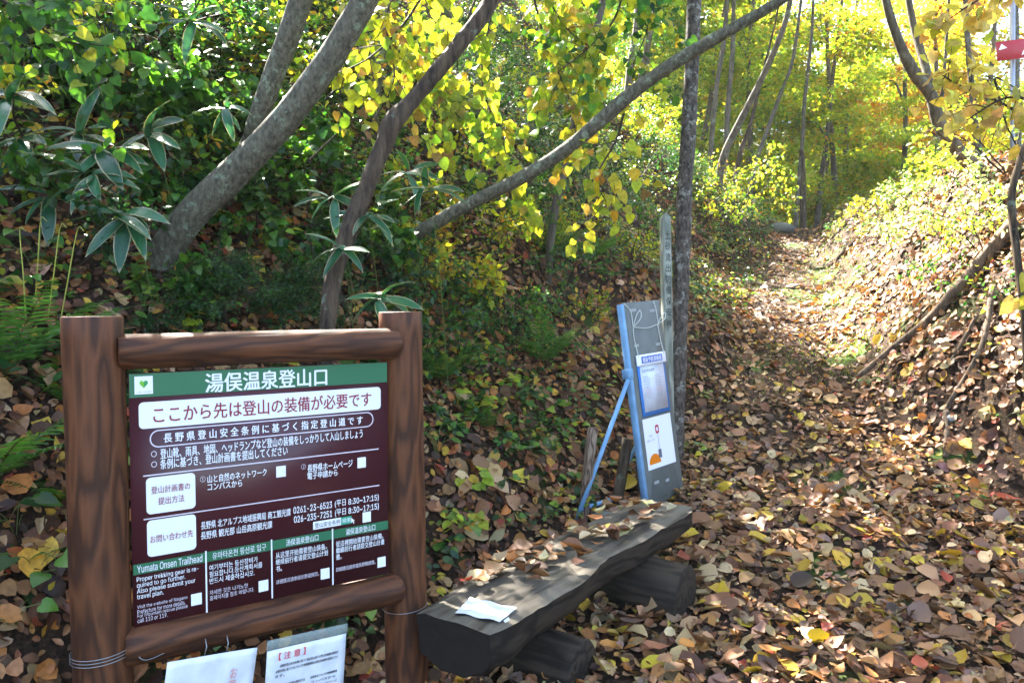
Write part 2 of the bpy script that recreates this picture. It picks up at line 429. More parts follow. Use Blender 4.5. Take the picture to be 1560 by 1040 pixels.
LIME = [(3, (.20, .30, .02)), (3, (.30, .33, .02)), (2, (.12, .22, .02)), (1, (.42, .33, .02))]
YELLOW = [(4, (.48, .40, .025)), (3, (.38, .38, .03)), (2, (.26, .33, .03)), (1, (.50, .27, .03)), (.5, (.25, .12, .03))]
PALEY = [(4, (.55, .42, .09)), (3, (.60, .48, .14)), (1, (.50, .30, .08)), (1, (.30, .32, .04))]
MIXY = [(3, (.16, .26, .02)), (3, (.30, .33, .02)), (2, (.42, .36, .03)), (1, (.45, .22, .03)), (2, (.08, .16, .02))]
ORANGE = [(3, (.50, .22, .03)), (2, (.50, .32, .03)), (2, (.34, .32, .03)), (1, (.42, .13, .03))]
LITT = [(5, (.27, .13, .055)), (4.5, (.18, .078, .034)), (2.4, (.39, .235, .115)), (2.5, (.12, .052, .028)), (1.4, (.47, .32, .16)), (1.8, (.36, .14, .035)), (.9, (.47, .30, .03)), (.25, (.30, .05, .025)), (.8, (.38, .24, .04)), (1.5, (.22, .125, .085)), (1, (.06, .03, .018))]
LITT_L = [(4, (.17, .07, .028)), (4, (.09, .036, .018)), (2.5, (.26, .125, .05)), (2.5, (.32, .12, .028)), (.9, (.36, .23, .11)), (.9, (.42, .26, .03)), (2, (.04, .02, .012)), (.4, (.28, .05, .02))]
def rand_unit(N, rr):
    v = rr.normal(0, 1, (N, 3)); return v / np.linalg.norm(v, axis=1, keepdims=True)

# ------------------------------------------------------------------ ground
def build_ground():
    def axis(segs):
        return np.concatenate([np.linspace(a, b, n, endpoint=False) for a, b, n in segs] + [[segs[-1][1]]])
    xs = axis([(-60, -12, 24), (-12, -5, 46), (-5, 6.5, 190), (6.5, 14, 45), (14, 70, 26)])
    ys = axis([(-8, 1.5, 12), (1.5, 9, 130), (9, 17, 80), (17, 30, 45), (30, 150, 45)])
    X, Y = np.meshgrid(xs, ys)
    V = np.stack([X, Y, Z(X, Y)], -1).reshape(-1, 3)
    nx, ny = len(xs), len(ys)
    i = np.arange(ny - 1)[:, None] * nx + np.arange(nx - 1)[None]
    F = np.stack([i, i + 1, i + nx + 1, i + nx], -1).reshape(-1, 4)
    m, nt, b, o = new_mat('forest soil under leaves')
    tc = nt.nodes.new('ShaderNodeTexCoord')
    vo = nt.nodes.new('ShaderNodeTexNoise'); vo.inputs['Scale'].default_value = 38; vo.inputs['Detail'].default_value = 9; vo.inputs['Roughness'].default_value = .75
    nt.links.new(tc.outputs['Object'], vo.inputs[0])
    r = nt.nodes.new('ShaderNodeValToRGB')
    r.color_ramp.elements[0].position = .35; r.color_ramp.elements[0].color = (.012, .008, .006, 1); r.color_ramp.elements[1].position = .72; r.color_ramp.elements[1].color = (.13, .075, .04, 1)
    e = r.color_ramp.elements.new(.52); e.color = (.04, .023, .014, 1)
    nt.links.new(vo.outputs[0], r.inputs[0])
    n = nt.nodes.new('ShaderNodeTexNoise'); n.inputs['Scale'].default_value = 1.3; n.inputs['Detail'].default_value = 8
    nt.links.new(tc.outputs['Object'], n.inputs[0])
    r2 = nt.nodes.new('ShaderNodeValToRGB'); r2.color_ramp.elements[0].position = .56; r2.color_ramp.elements[1].position = .64
    nt.links.new(n.outputs[0], r2.inputs[0])
    mx = nt.nodes.new('ShaderNodeMix'); mx.data_type = 'RGBA'; mx.inputs[7].default_value = (.05, .085, .018, 1)
    nt.links.new(r2.outputs[0], mx.inputs[0]); nt.links.new(r.outputs[0], mx.inputs[6]); nt.links.new(mx.outputs[2], b.inputs[0])
    b.inputs['Roughness'].default_value = .9; b.inputs['Specular IOR Level'].default_value = .15
    bp = nt.nodes.new('ShaderNodeBump'); bp.inputs['Distance'].default_value = .03; bp.inputs['Strength'].default_value = .8
    nt.links.new(vo.outputs[0], bp.inputs['Height']); nt.links.new(bp.outputs[0], b.inputs['Normal'])
    g = link('ground', mesh_from('ground', V, F, None, True, [m]))
    tag(g, kind='structure', label='leaf-covered forest ground with the trail between its two banks')
    return g
GROUND = build_ground()

def moss_mask(x, y):
    """moss along the right edge of the trail and on parts of the left bank"""
    zt, s, hl, t, hr = bank_parts(x, y)
    a = np.exp(-((x - x_right(y) - .22) / .26) ** 2) * 1.1 * np.clip((y - 6) / 1.2, 0, 1) * np.clip((14 - y) / 2, 0, 1)
    b = np.exp(-((s - .5) / .5) ** 2) * np.clip((y - 5.5) / 1, 0, 1)
    return a * (vnoise(x, y, 1.6) > .36) + b * (vnoise(x, y, 1.1) > .62) * .8

def build_litter():
    rr = np.random.default_rng(21)
    # candidate points in the frustum, thinned by distance
    N = 620000
    d = rr.uniform(2.0, 19, N) ; d = np.sqrt(rr.uniform(2.0 ** 2, 19 ** 2, N))
    px = rr.uniform(-60, 1640, N)
    x = (px - 780) / FPX * d; y = d.copy()
    area = d * 1.0
    dens = ip(d, [2, 3, 5, 8, 12, 19], [1000, 1000, 900, 560, 300, 130])         # leaves per square metre wanted
    have = N / (1700 / FPX * (19 ** 2 - 4) / 2)
    zt, s, hl, t, hr = bank_parts(x, y)
    mm = moss_mask(x, y)
    k = dens / have * np.where(mm > .35, .5, 1) * np.where(s > 3.0, .5, np.where(s > .8, 1.35, 1)) * (.75 + .5 * vnoise(x, y, 2.5))
    z = Z(x, y)
    qx, qy, qd = proj(np.stack([x, y, z], -1))
    ok = (rr.random(N) < k) & (qy > -60) & (qy < 1120)
    x, y, z, s, t, mm, d = x[ok], y[ok], z[ok], s[ok], t[ok], mm[ok], d[ok]
    n = len(x)
    nr = normal(x, y)
    nv = nr + rr.normal(0, .34, (n, 3)); nv /= np.linalg.norm(nv, axis=1, keepdims=True)
    dr = rr.normal(0, 1, (n, 3)); dr -= nv * (dr * nv).sum(1)[:, None]
    dr[:, 1] *= 1.0
    rot = frames(dr, nv)
    size = np.clip(rr.lognormal(math.log(.051), .40, n), .02, .125) * ip(d, [3, 8, 19], [1, 1.0, 1.35])
    pos = np.stack([x, y, z], -1) + nr * (rr.random(n) ** 1.3 * .045 + .004)[:, None] - rot[:, :, 1] * (size * .5)[:, None]
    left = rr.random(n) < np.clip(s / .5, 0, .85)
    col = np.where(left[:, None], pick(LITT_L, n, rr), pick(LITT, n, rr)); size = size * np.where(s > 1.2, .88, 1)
    xm = (x_left(y) + x_right(y)) / 2; tread = np.exp(-((x - xm + .1) / .33) ** 2) * np.clip((y - 4.8) / 1.5, 0, 1)     # the trodden line: crushed, darker scraps
    tr = rr.random(n) < tread * .7; size = np.where(tr, size * .66, size); col = np.where(tr[:, None], col * np.array([.62, .60, .62]), col)
    return x, y, pos, rot, size, col, d
lx, ly, lpos, lrot, lsize, lcol, ld = build_litter()
_q = np.stack(proj(lpos), -1)
seen = (_q[:, 0] > 660) & (_q[:, 0] < 1555) & (_q[:, 1] > 560) & (_q[:, 1] < 1035)
seen &= ~((_q[:, 0] < 900) & (_q[:, 1] > 850))
rank = np.where(seen, lsize / _q[:, 2], 0)
pickd = np.argsort(-rank)[:300]
rest = np.ones(len(lx), bool); rest[pickd] = False
rr = np.random.default_rng(3)
kinds = rr.random(len(lx))
VV, TT, CC = [], [], []; off = 0
for sel, temps in ((rest & (kinds < .4) & (ld < 9), T_OVAL), (rest & (kinds >= .4) & (kinds < .75) & (ld < 9), T_BROAD), (rest & (kinds >= .75) & (ld < 9), T_CURLED), (rest & (ld >= 9), T_QUAD)):
    v, t_, c = leaves_arrays(temps, lpos[sel], lrot[sel], lsize[sel], lcol[sel], rr=rr)
    VV.append(v); TT.append(t_ + off); CC.append(c); off += len(v)
o = link('leaf_litter', mesh_from('leaf_litter', np.concatenate(VV), np.concatenate(TT), np.concatenate(CC), False, [M_LITTER]))
tag(o, 'brown and tan fallen leaves carpeting the trail and both banks', kind='stuff')
print('litter', len(lx), 'tris', TRIS[0])
# the largest-showing fallen leaves, one object each, as pieces of the ground
_lm = []
for k in range(60):
    temps = (T_OVAL, T_BROAD, T_CURLED)[k % 3]
    v, t_ = temps[k % len(temps)]
    c = pick(LITT + [(1.2, (.50, .33, .03))], 1, rr)
    _lm.append(mesh_from('fallen_leaf', v * (1, 1, 1), t_, np.repeat(c, len(v), 0), False, [M_LITTER]))
for j in pickd:
    lo = link('fallen_leaf', _lm[int(rr.integers(60))], GROUND)
    lo.matrix_world = Matrix.Translation(lpos[j] + np.array([0, 0, .012])) @ Matrix(lrot[j].tolist()).to_4x4() @ Matrix.Scale(float(lsize[j]) * 1.12, 4)

# ------------------------------------------------------------------ text
_tcache = {}
try:                                               # Blender's own plain sans for the Latin text, when it is there
    import os
    SANS = bpy.data.fonts.load(os.path.join(bpy.utils.system_resource('DATAFILES'), 'fonts', 'Inter.woff2'))
except Exception:
    SANS = None
def text_mesh(body, bold=.0):
    key = (body, bold)
    if key in _tcache: return _tcache[key]
    c = bpy.data.curves.new('t', 'FONT'); c.body = body; c.size = 1; c.resolution_u = 2
    if SANS and all(ord(ch) < 256 for ch in body): c.font = SANS
    o = bpy.data.objects.new('t', c); COL.objects.link(o)
    dg = bpy.context.evaluated_depsgraph_get(); dg.update()
    m = bpy.data.meshes.new_from_object(o.evaluated_get(dg))
    V = np.zeros(len(m.vertices) * 3); m.vertices.foreach_get('co', V); V = V.reshape(-1, 3)
    m.calc_loop_triangles()
    T = np.zeros(len(m.loop_triangles) * 3, int); m.loop_triangles.foreach_get('vertices', T); T = T.reshape(-1, 3)
    bpy.data.objects.remove(o); bpy.data.curves.remove(c); bpy.data.meshes.remove(m)
    if bold > 0:                                   # heavier strokes: three printings a hair apart
        b = bold * 2.2; n = len(V)
        V = np.concatenate([V + np.array(k) for k in ((0, 0, 0), (b, 0, .1), (b * .5, b * .6, .2))])
        T = np.concatenate([T, T + n, T + 2 * n])
    _tcache[key] = (V, T); return V, T
def lettering(body, mat, parent, x0, x1, y0, y1, z, bold=.012, vertical=False):
    """flat print filling the given rectangle of the parent's local plane"""
    if vertical:
        n = len(body); VV = []; TT = []; k = 0; h = (y1 - y0) / n
        for i, ch in enumerate(body):
            V, T = text_mesh(ch, bold); V = V.copy()
            lo, hi = V.min(0), V.max(0)
            V[:, 0] = x0 + (V[:, 0] - lo[0]) / max(hi[0] - lo[0], .3) * (x1 - x0)
            V[:, 1] = y1 - (i + 1) * h + .06 * h + (V[:, 1] - lo[1]) / max(hi[1] - lo[1], .3) * h * .84
            V[:, 2] = z + V[:, 2] * .003; VV.append(V); TT.append(T + k); k += len(V)
        V = np.concatenate(VV); T = np.concatenate(TT)
    else:
        V, T = text_mesh(body, bold); V = V.copy(); lo, hi = V.min(0), V.max(0)
        V[:, 0] = x0 + (V[:, 0] - lo[0]) / (hi[0] - lo[0]) * (x1 - x0)
        V[:, 1] = y0 + (V[:, 1] - lo[1]) / (hi[1] - lo[1]) * (y1 - y0)
        V[:, 2] = z + V[:, 2] * .003
    return link('lettering', mesh_from('lettering', V, T, None, False, [mat]), parent)
def rrect(x0, x1, y0, y1, r, n=6):
    out = []
    for cx, cy, a in ((x1 - r, y0 + r, -90), (x1 - r, y1 - r, 0), (x0 + r, y1 - r, 90), (x0 + r, y0 + r, 180)):
        for k in range(n + 1):
            t = math.radians(a + 90 * k / n); out.append((cx + r * math.cos(t), cy + r * math.sin(t)))
    return out
def outline_ring(mb, outer, inner, z):
    n = len(outer)
    V = [(x, y, z) for x, y in outer] + [(x, y, z) for x, y in inner]
    mb.add(V, [(i, (i + 1) % n, n + (i + 1) % n, n + i) for i in range(n)])

M_WHITE = flat('white print', (.80, .81, .83), .35)
M_WHITE2 = flat('greyed white line', (.62, .55, .60), .4)
M_MAROON = flat('maroon sign face', srgb('471f24'), .32, .45)
M_MARTEXT = flat('maroon print', srgb('8e2c38'), .4)
M_SIGNGREEN = flat('green sign band', srgb('2f6a4a'), .35)
M_BLACK = flat('black print', (.03, .03, .035), .5)
M_GREYINK = flat('grey print', (.22, .22, .26), .5)
M_REDINK = flat('faded red print', srgb('d8474c'), .5)
M_PALERED = flat('pale red print', srgb('d79a9a'), .5)
M_PAPER = plain('laminated paper', (.72, .74, .78), .25, .5)
M_CORE = plain('aluminium sign sheet', (.30, .30, .31), .4, .5, .3)
M_WIRE = plain('galvanised wire', (.35, .36, .37), .35, .5, .8)

# ------------------------------------------------------------------ main trail sign
def log(name, mat, parent, a, b, r, seg=40, rings=26, lump=.012, round_end=(0, 0), seed=0, taper=0, knots=()):
    """a peeled log along its own local z axis from a to b (world), ends optionally rounded"""
    a = np.asarray(a, float); b = np.asarray(b, float); L = float(np.linalg.norm(b - a))
    zs = np.linspace(0, L, rings); rad = np.full(rings, r) * (1 - taper * zs / L)
    extra_z, extra_r = [], []
    if round_end[1]:
        k = np.linspace(0, math.pi / 2, 7)[1:]
        zs = np.concatenate([zs, L + np.sin(k) * round_end[1]]); rad = np.concatenate([rad, r * (1 - taper) * np.maximum(np.cos(k), .35)])
    else:
        zs = np.concatenate([zs, [L + .0035]]); rad = np.concatenate([rad, [r * (1 - taper) - .004]])
    if round_end[0]:
        k = np.linspace(math.pi / 2, 0, 7)[:-1]
        zs = np.concatenate([-np.sin(k) * round_end[0], zs]); rad = np.concatenate([r * np.maximum(np.cos(k), .35), rad])
    mb = MB(); ang = np.linspace(0, 2 * math.pi, seg, endpoint=False); rr = np.random.default_rng(seed); ph = rr.random(8) * 6.28
    V = []
    for z, q in zip(zs, rad):
        w = 1 + lump * (np.sin(2 * ang + ph[0] + z * 2) + .6 * np.sin(3 * ang + ph[1] - z * 4) + .5 * np.sin(5 * ang + ph[2] + z * 9) + .4 * np.sin(9 * ang + ph[3] + z * 3))
        for kz, ka, kr in knots:
            da = (ang - ka + math.pi) % (2 * math.pi) - math.pi
            w = w + kr * np.exp(-((z - kz) / .035) ** 2 - (da / .35) ** 2)
        V.append(np.stack([np.cos(ang) * q * w, np.sin(ang) * q * w, np.full(seg, z)], -1))
    V = np.concatenate(V); n = len(zs)
    i = np.arange(n - 1)[:, None] * seg; j = np.arange(seg)[None]; j2 = (j + 1) % seg
    F = np.stack([i + j, i + j2, i + seg + j2, i + seg + j], -1).reshape(-1, 4); c = len(V)
    V = np.concatenate([V, [(0, 0, zs[0]), (0, 0, zs[-1])]])
    T = [(c, (k + 1) % seg, k) for k in range(seg)] + [(c + 1, (n - 1) * seg + k, (n - 1) * seg + (k + 1) % seg) for k in range(seg)]
    mb.add(V, F, T)
    o = mb.build(name, mat, None, True)
    q = Vector(b - a).to_track_quat('Z', 'Y').to_matrix().to_4x4()
    o.matrix_world = Matrix.Translation(a) @ q
    if parent is not None:
        o.parent = parent; o.matrix_parent_inverse = parent.matrix_world.inverted()
    return o

SW, SH = .8846, .80
S_BL = np.array([-1.1815, 2.4458, .4917]); S_A = np.array([.8086, .5884, 0.]); S_A /= np.linalg.norm(S_A)
S_N = np.array([S_A[1], -S_A[0], 0.])             # towards the reader
def SP(u, v, n=0.):
    """point on the sign: metres along, metres up, metres towards the reader"""
    return S_BL + S_A * u + np.array([0, 0, v]) + S_N * n
sign = thing('trail_sign', 'brown log-framed trailhead sign with maroon and green panel of white writing', 'sign', SP(SW / 2, -.4917))
bpy.context.view_layer.update()
pl = SP(-.072, 0, -.03); pr = SP(SW + .094, 0, -.045)
log('post', M_STAINED, sign, (pl[0] - .008, pl[1], -.25), (pl[0] - .022, pl[1], 1.465), .085, seed=3, knots=((1.0, -1.2, .03), (1.62, -1.0, .03)))
log('post', M_STAINED, sign, (pr[0] + .008, pr[1], -.2), (pr[0] - .012, pr[1], 1.475), .083, seed=5, knots=((.9, -1.7, .03),))
log('rail', M_STAINED, sign, SP(-.03, .868, -.012), SP(SW + .015, .868, .004), .056, round_end=(0, .045), seed=8, lump=.02, knots=((.25, -1.4, .06), (.62, -1.7, .07), (.86, -1.2, .05)))
log('rail', M_STAINED, sign, SP(-.03, -.054, -.012), SP(SW + .015, -.062, .004), .058, round_end=(0, .045), seed=9, lump=.03, knots=((.3, -1.3, .08), (.55, -1.8, .08), (.8, -1.1, .06)))
# the flat panel, its own local plane: x along, y up, z to the reader
pm = Matrix(((S_A[0], 0, S_N[0], S_BL[0]), (S_A[1], 0, S_N[1], S_BL[1]), (0, 1, 0, S_BL[2]), (0, 0, 0, 1)))
mb = MB(); mb.box((0, 0, -.006), (SW, SH, 0)); panel = mb.build('panel', M_MAROON, None)
panel.matrix_world = pm; panel.parent = sign; panel.matrix_parent_inverse = sign.matrix_world.inverted()
LAY = [0.0008]
def U(u): return u * SW
def Vv(v): return v * SH
def patch(name, mat, u0, u1, v0, v1, r=0, z=.0008, parent=None):
    m = MB()
    if r: m.poly(rrect(U(u0), U(u1), Vv(v0), Vv(v1), r), z)
    else: m.add([(U(u0), Vv(v0), z), (U(u1), Vv(v0), z), (U(u1), Vv(v1), z), (U(u0), Vv(v1), z)], [(0, 1, 2, 3)])
    return m.build(name, mat, parent or panel)
def tx(body, mat, u0, u1, v0, v1, z=.0018, bold=.014):
    return lettering(body, mat, panel, U(u0), U(u1), Vv(v0), Vv(v1), z, bold)
patch('header_band', M_SIGNGREEN, .0015, .9985, .906, .998)
patch('logo_patch', M_WHITE, .018, .078, .918, .988, 0, .0016)
# heart-shaped apple-leaf logo in two greens
hm = MB(); t = np.linspace(0, math.pi, 15)
hx = 16 * np.sin(t) ** 3 / 34; hy = (13 * np.cos(t) - 5 * np.cos(2 * t) - 2 * np.cos(3 * t) - np.cos(4 * t)) / 30
hc = (U(.048), Vv(.958)); hs = .026
hm.poly([(hc[0] + x * hs, hc[1] + y * hs) for x, y in zip(hx, hy)], .0022); hm.build('logo', flat('logo green', srgb('2f8f4e')), panel)
hm = MB(); hm.poly([(hc[0] - x * hs, hc[1] + y * hs) for x, y in zip(hx, hy)][::-1], .0022); hm.build('logo', flat('logo lime', srgb('6fb52c')), panel)
tx('しあわせ信州', M_GREYINK, .024, .072, .9225, .930, .0022, 0)
tx('湯俣温泉登山口', M_WHITE, .256, .731, .908, .988, .002, .022)
patch('banner', M_WHITE, .030, .968, .782, .886, .014)
tx('ここから先は登山の装備が必要です', M_MARTEXT, .077, .925, .800, .866, .0018, .012)
m = MB(); outline_ring(m, rrect(U(.064), U(.934), Vv(.704), Vv(.774), Vv(.034), 8), rrect(U(.0685), U(.9295), Vv(.709), Vv(.769), Vv(.0295), 8), .001); m.build('pill_outline', M_WHITE2, panel)
tx('長 野 県 登 山 安 全 条 例 に 基 づ く 指 定 登 山 道 で す', M_WHITE, .110, .885, .720, .759, .0018, .022)
for v in (.680, .639):
    m = MB(); a = np.linspace(0, 2 * math.pi, 20, endpoint=False)
    outline_ring(m, [(U(.077) + .0085 * math.cos(k), Vv(v) + .0095 * math.sin(k)) for k in a], [(U(.077) + .0063 * math.cos(k), Vv(v) + .0073 * math.sin(k)) for k in a], .001); m.build('bullet_ring', M_WHITE2, panel)
tx('登山靴、雨具、地図、ヘッドランプなど登山の装備をしっかりして入山しましょう', M_WHITE, .098, .884, .657, .698, .0018, .018)
tx('条例に基づき、登山計画書を提出してください', M_WHITE, .097, .564, .616, .657, .0018, .018)
patch('rule', M_WHITE2, .040, .957, .5945, .600)
patch('text_box', M_WHITE, .049, .216, .443, .588, .014)
tx('登山計画書の', M_MARTEXT, .065, .198, .522, .552, .0018, .004)
tx('提出方法', M_MARTEXT, .088, .177, .476, .506, .0018, .004)
tx('①', M_WHITE2, .233, .252, .545, .569, .0018, 0)
tx('山と自然のネットワーク', M_WHITE, .259, .480, .538, .571, .0018, .018)
tx('コンパスから', M_WHITE, .259, .386, .507, .537, .0018, .018)
tx('②', M_WHITE2, .618, .637, .545, .569, .0018, 0)
tx('長野県ホームページ', M_WHITE, .644, .838, .529, .563, .0018, .018)
tx('電子申請から', M_WHITE, .643, .771, .497, .529, .0018, .018)
for u, v in ((.537, .548), (.879, .543), (.900, .287), (.213, .068), (.462, .066), (.714, .063), (.967, .062)):
    patch('white_square', M_WHITE, u - .019, u + .019, v - .024, v + .024)
patch('rule', M_WHITE2, .039, .959, .4235, .4285)
patch('text_box', M_WHITE, .049, .216, .274, .419, .014)
tx('お問い合わせ先', M_MARTEXT, .059, .205, .328, .358, .0018, .004)
tx('長野県 北アルプス地域振興局 商工観光課', M_WHITE, .233, .573, .350, .383, .0018, .012)
tx('長野県 観光部 山岳高原観光課', M_WHITE, .232, .499, .309, .342, .0018, .012)
tx('0261-23-6523', M_WHITE, .584, .746, .356, .386, .0018, .014)
tx('(平日', M_WHITE, .758, .806, .352, .387, .0018, .010); tx('8:30~17:15)', M_WHITE, .817, .955, .353, .386, .0018, .012)
tx('026-235-7251', M_WHITE, .586, .746, .315, .345, .0018, .014)
tx('(平日', M_WHITE, .758, .806, .310, .346, .0018, .010); tx('8:30~17:15)', M_WHITE, .817, .955, .311, .345, .0018, .012)
patch('search_box', M_WHITE, .665, .785, .270, .305)
patch('search_button', flat('search green', srgb('2f9a78')), .7855, .832, .270, .305)
tx('登山安全条例', M_BLACK, .672, .780, .276, .299, .0018, 0)
tx('検索', M_WHITE, .790, .828, .277, .299, .0018, 0)
m = MB(); ax, ay = U(.829), Vv(.296); k = .024
m.add([(ax + x * k, ay + y * k, .0024) for x, y in ((0, 0), (.62, -.55), (.35, -.55), (.52, -.92), (.38, -.98), (.22, -.62), (0, -.82))], None, [(0, 1, 2), (0, 2, 5), (2, 3, 4), (2, 4, 5), (0, 5, 6)]); m.build('cursor', M_WHITE, panel)
patch('green_band', M_SIGNGREEN, .0015, .9985, .213, .254)
for u in (.249, .4955, .747): patch('divider', M_WHITE, u - .0028, u + .0028, .004, .260, 0, .0014)
M_TH = M_WHITE
tx('Yumata Onsen Trailhead', M_WHITE, .014, .236, .219, .249, .0018, .008)
for b, u1, v in (('Proper trekking gear is re-', .222, .180), ('quired to go further.', .175, .157), ('Also please submit your', .210, .134), ('travel plan.', .100, .111)):
    tx(b, M_WHITE, .012, u1, v, v + .024, .0018, .006)
for b, u1, v in (('Visit the website of Nagano', .181, .075), ('Prefecture for more details.', .174, .057), ('For Mountain rescue please', .181, .039), ('call 110 or 119.', .112, .022)):
    tx(b, M_WHITE2, .012, u1, v, v + .0175, .0018, .003)
tx('유마타온천 등산로 입구', M_WHITE, .272, .474, .219, .248, .0018, .004)
for b, u1, v in (('여기부터는 등산장비가', .441, .174), ('필요합니다.등산계획서를', .458, .147), ('반드시 제출하십시오.', .428, .119)):
    tx(b, M_WHITE, .260, u1, v, v + .025, .0018, .006)
for b, u1, v in (('자세한 것은 나가노현', .400, .073), ('홈페이지를 참조 바랍니다.', .425, .050)):
    tx(b, M_WHITE2, .260, u1, v, v + .02, .0018, .003)
tx('汤俣温泉登山口', M_WHITE, .553, .686, .219, .248, .0018, .008)
for b, u1, v in (('从这里开始需要登山装备。', .722, .173), ('继续前行者请提交登山计划', .726, .144), ('书。', .535, .114)):
    tx(b, M_WHITE, .511, u1, v, v + .027, .0018, .008)
tx('详细情况请参阅长野县网页。', M_WHITE2, .511, .688, .060, .080, .0018, .003)
tx('湯俣溫泉登山口', M_WHITE, .805, .938, .219, .248, .0018, .008)
for b, u1, v in (('從這裡開始需要登山裝備。', .975, .173), ('繼續前行者請提交登山計畫', .980, .144), ('書。', .786, .114)):
    tx(b, M_WHITE, .761, u1, v, v + .027, .0018, .008)
tx('詳細情況請參閱長野縣網頁。', M_WHITE2, .760, .938, .060, .080, .0018, .003)

# the two laminated notices hanging under the sign
def hung_sheet(label, px0, py0, px1, py1, hgt, mat, d0, d1):
    a = P(px0, py0, d0); b = P(px1, py1, d1)
    x = b - a; w = float(np.linalg.norm(x)); x /= w
    up = np.array([0, 0, 1.]); n = np.cross(x, up); n /= np.linalg.norm(n); up = np.cross(n, x)
    M = Matrix(((x[0], up[0], n[0], a[0]), (x[1], up[1], n[1], a[1]), (x[2], up[2], n[2], a[2]), (0, 0, 0, 1)))
    t = thing('paper_notice', label, 'notice', mat4=M)
    bpy.context.view_layer.update()
    return t, w
def bent_sheet(name, mat, parent, x0, x1, y0, y1, z, bend=.006, nx=14, ny=14, th=.0012, seed=0):
    xs = np.linspace(x0, x1, nx); ys = np.linspace(y0, y1, ny); X, Y = np.meshgrid(xs, ys)
    k = seed * 1.7
    H = z + bend * (np.sin(X * 14 + k) * .5 + np.sin(Y * 11 + k * 2 + X * 5) * .5)
    V = np.concatenate([np.stack([X, Y, H], -1).reshape(-1, 3), np.stack([X, Y, H - th], -1).reshape(-1, 3)])
    i = (np.arange(ny - 1)[:, None] * nx + np.arange(nx - 1)[None]).ravel(); o_ = nx * ny
    F = [np.stack([i, i + 1, i + nx + 1, i + nx], -1), np.stack([i + nx + o_, i + nx + 1 + o_, i + 1 + o_, i + o_], -1)]
    e = np.arange(nx - 1)
    F.append(np.stack([e, e + o_, e + 1 + o_, e + 1], -1)); e2 = e + (ny - 1) * nx
    F.append(np.stack([e2, e2 + 1, e2 + 1 + o_, e2 + o_], -1))
    f = np.arange(ny - 1) * nx; F.append(np.stack([f, f + nx, f + nx + o_, f + o_], -1)); f2 = f + nx - 1
    F.append(np.stack([f2, f2 + o_, f2 + nx + o_, f2 + nx], -1))
    mbx = MB(); mbx.add(V, np.concatenate(F))
    return mbx.build(name, mat, parent, True)
n1, w1 = hung_sheet('white laminated notice with pale red characters, wired below the left half of the sign', 255, 1008, 393, 986, .3, None, 2.36, 2.58)
bent_sheet('sheet', M_PAPER, n1, 0, w1, -.30, 0, 0, .004, seed=1)
lettering('お願い', M_PALERED, n1, w1 * .70, w1 * .78, -.16, -.045, .006, .01, True)
m_ = MB()
for q in (.38, .62): m_.tube([(w1 * q, .004, .004), (w1 * q + .004, .03, .002), (w1 * q + .002, .05, -.01)], .0016, 6)
m_.build('wire_tie', M_WIRE, n1)
n2, w2 = hung_sheet('white laminated notice headed in red with black small print, below the sign\'s right half', 407, 992, 527, 964, .3, None, 2.60, 2.80)
M_LAM, nt, b_, o_ = new_mat('clear laminate margin'); b_.inputs['Transmission Weight'].default_value = .0; b_.inputs['Alpha'].default_value = .35; b_.inputs[0].default_value = (.45, .52, .48, 1); b_.inputs['Roughness'].default_value = .15
bent_sheet('sheet', M_PAPER, n2, 0, w2, -.30, 0, 0, .002, seed=2)
bent_sheet('laminate_margin', M_LAM, n2, -.002, w2 + .004, .001, .035, 0, .002, ny=3, seed=2)
lettering('【 注 意 】', M_REDINK, n2, w2 * .14, w2 * .47, -.038, -.012, .0035, .01)
ySm = -.052
for b, x0, x1 in (('長野県登山安全条例に基づく指定登山道では登山計画書の提出が', .16, .9), ('必要条例に基づき北アルプス地域振興局の登山計画書を提出してい', .11, .9), ('ます。', .11, .22)):
    lettering(b, M_BLACK, n2, w2 * x0, w2 * x1, ySm - .010, ySm, .0035, .01); ySm -= .016
for b, x0, x1, y in (('登山計画書の提出方法', .2, .48, -.118), ('長野県北アルプス地域振興局', .55, .9, -.118), ('山と自然のネットワーク', .16, .46, -.140), ('コンパスから', .56, .88, -.134), ('長野県ホームページ', .56, .9, -.150), ('電子申請から', .16, .42, -.158)):
    lettering(b, M_BLACK, n2, w2 * x0, w2 * x1, y - .009, y, .0035, .006)
# wire wound round the posts
def wire_loop(label, cx, cy, r, z, turns, tail=None):
    a = np.linspace(0, 2 * math.pi * turns, 28 * turns)
    pts = np.stack([cx + (r + .003) * np.cos(a), cy + (r + .003) * np.sin(a), z + .010 * a / (2 * math.pi) + .006 * np.sin(a * 1.0 + 1)], -1)
    m = MB(); m.tube(pts, .0013, 5)
    if tail is not None: m.tube(smooth_path([pts[-1]] + list(tail), 14), .0013, 5)
    o = m.build('tie_wire', M_WIRE); tag(o, label, 'wire', 'wires tied round the sign posts'); return o
wire_loop('thin galvanised wire wound several times round the left log post', pl[0] - .012, pl[1], .089, .415, 3, [SP(.02, -.085, .05), SP(.12, -.075, .03)])
wire_loop('single thin wire tied round the right log post under its rail', pr[0], pr[1], .085, .33, 1)

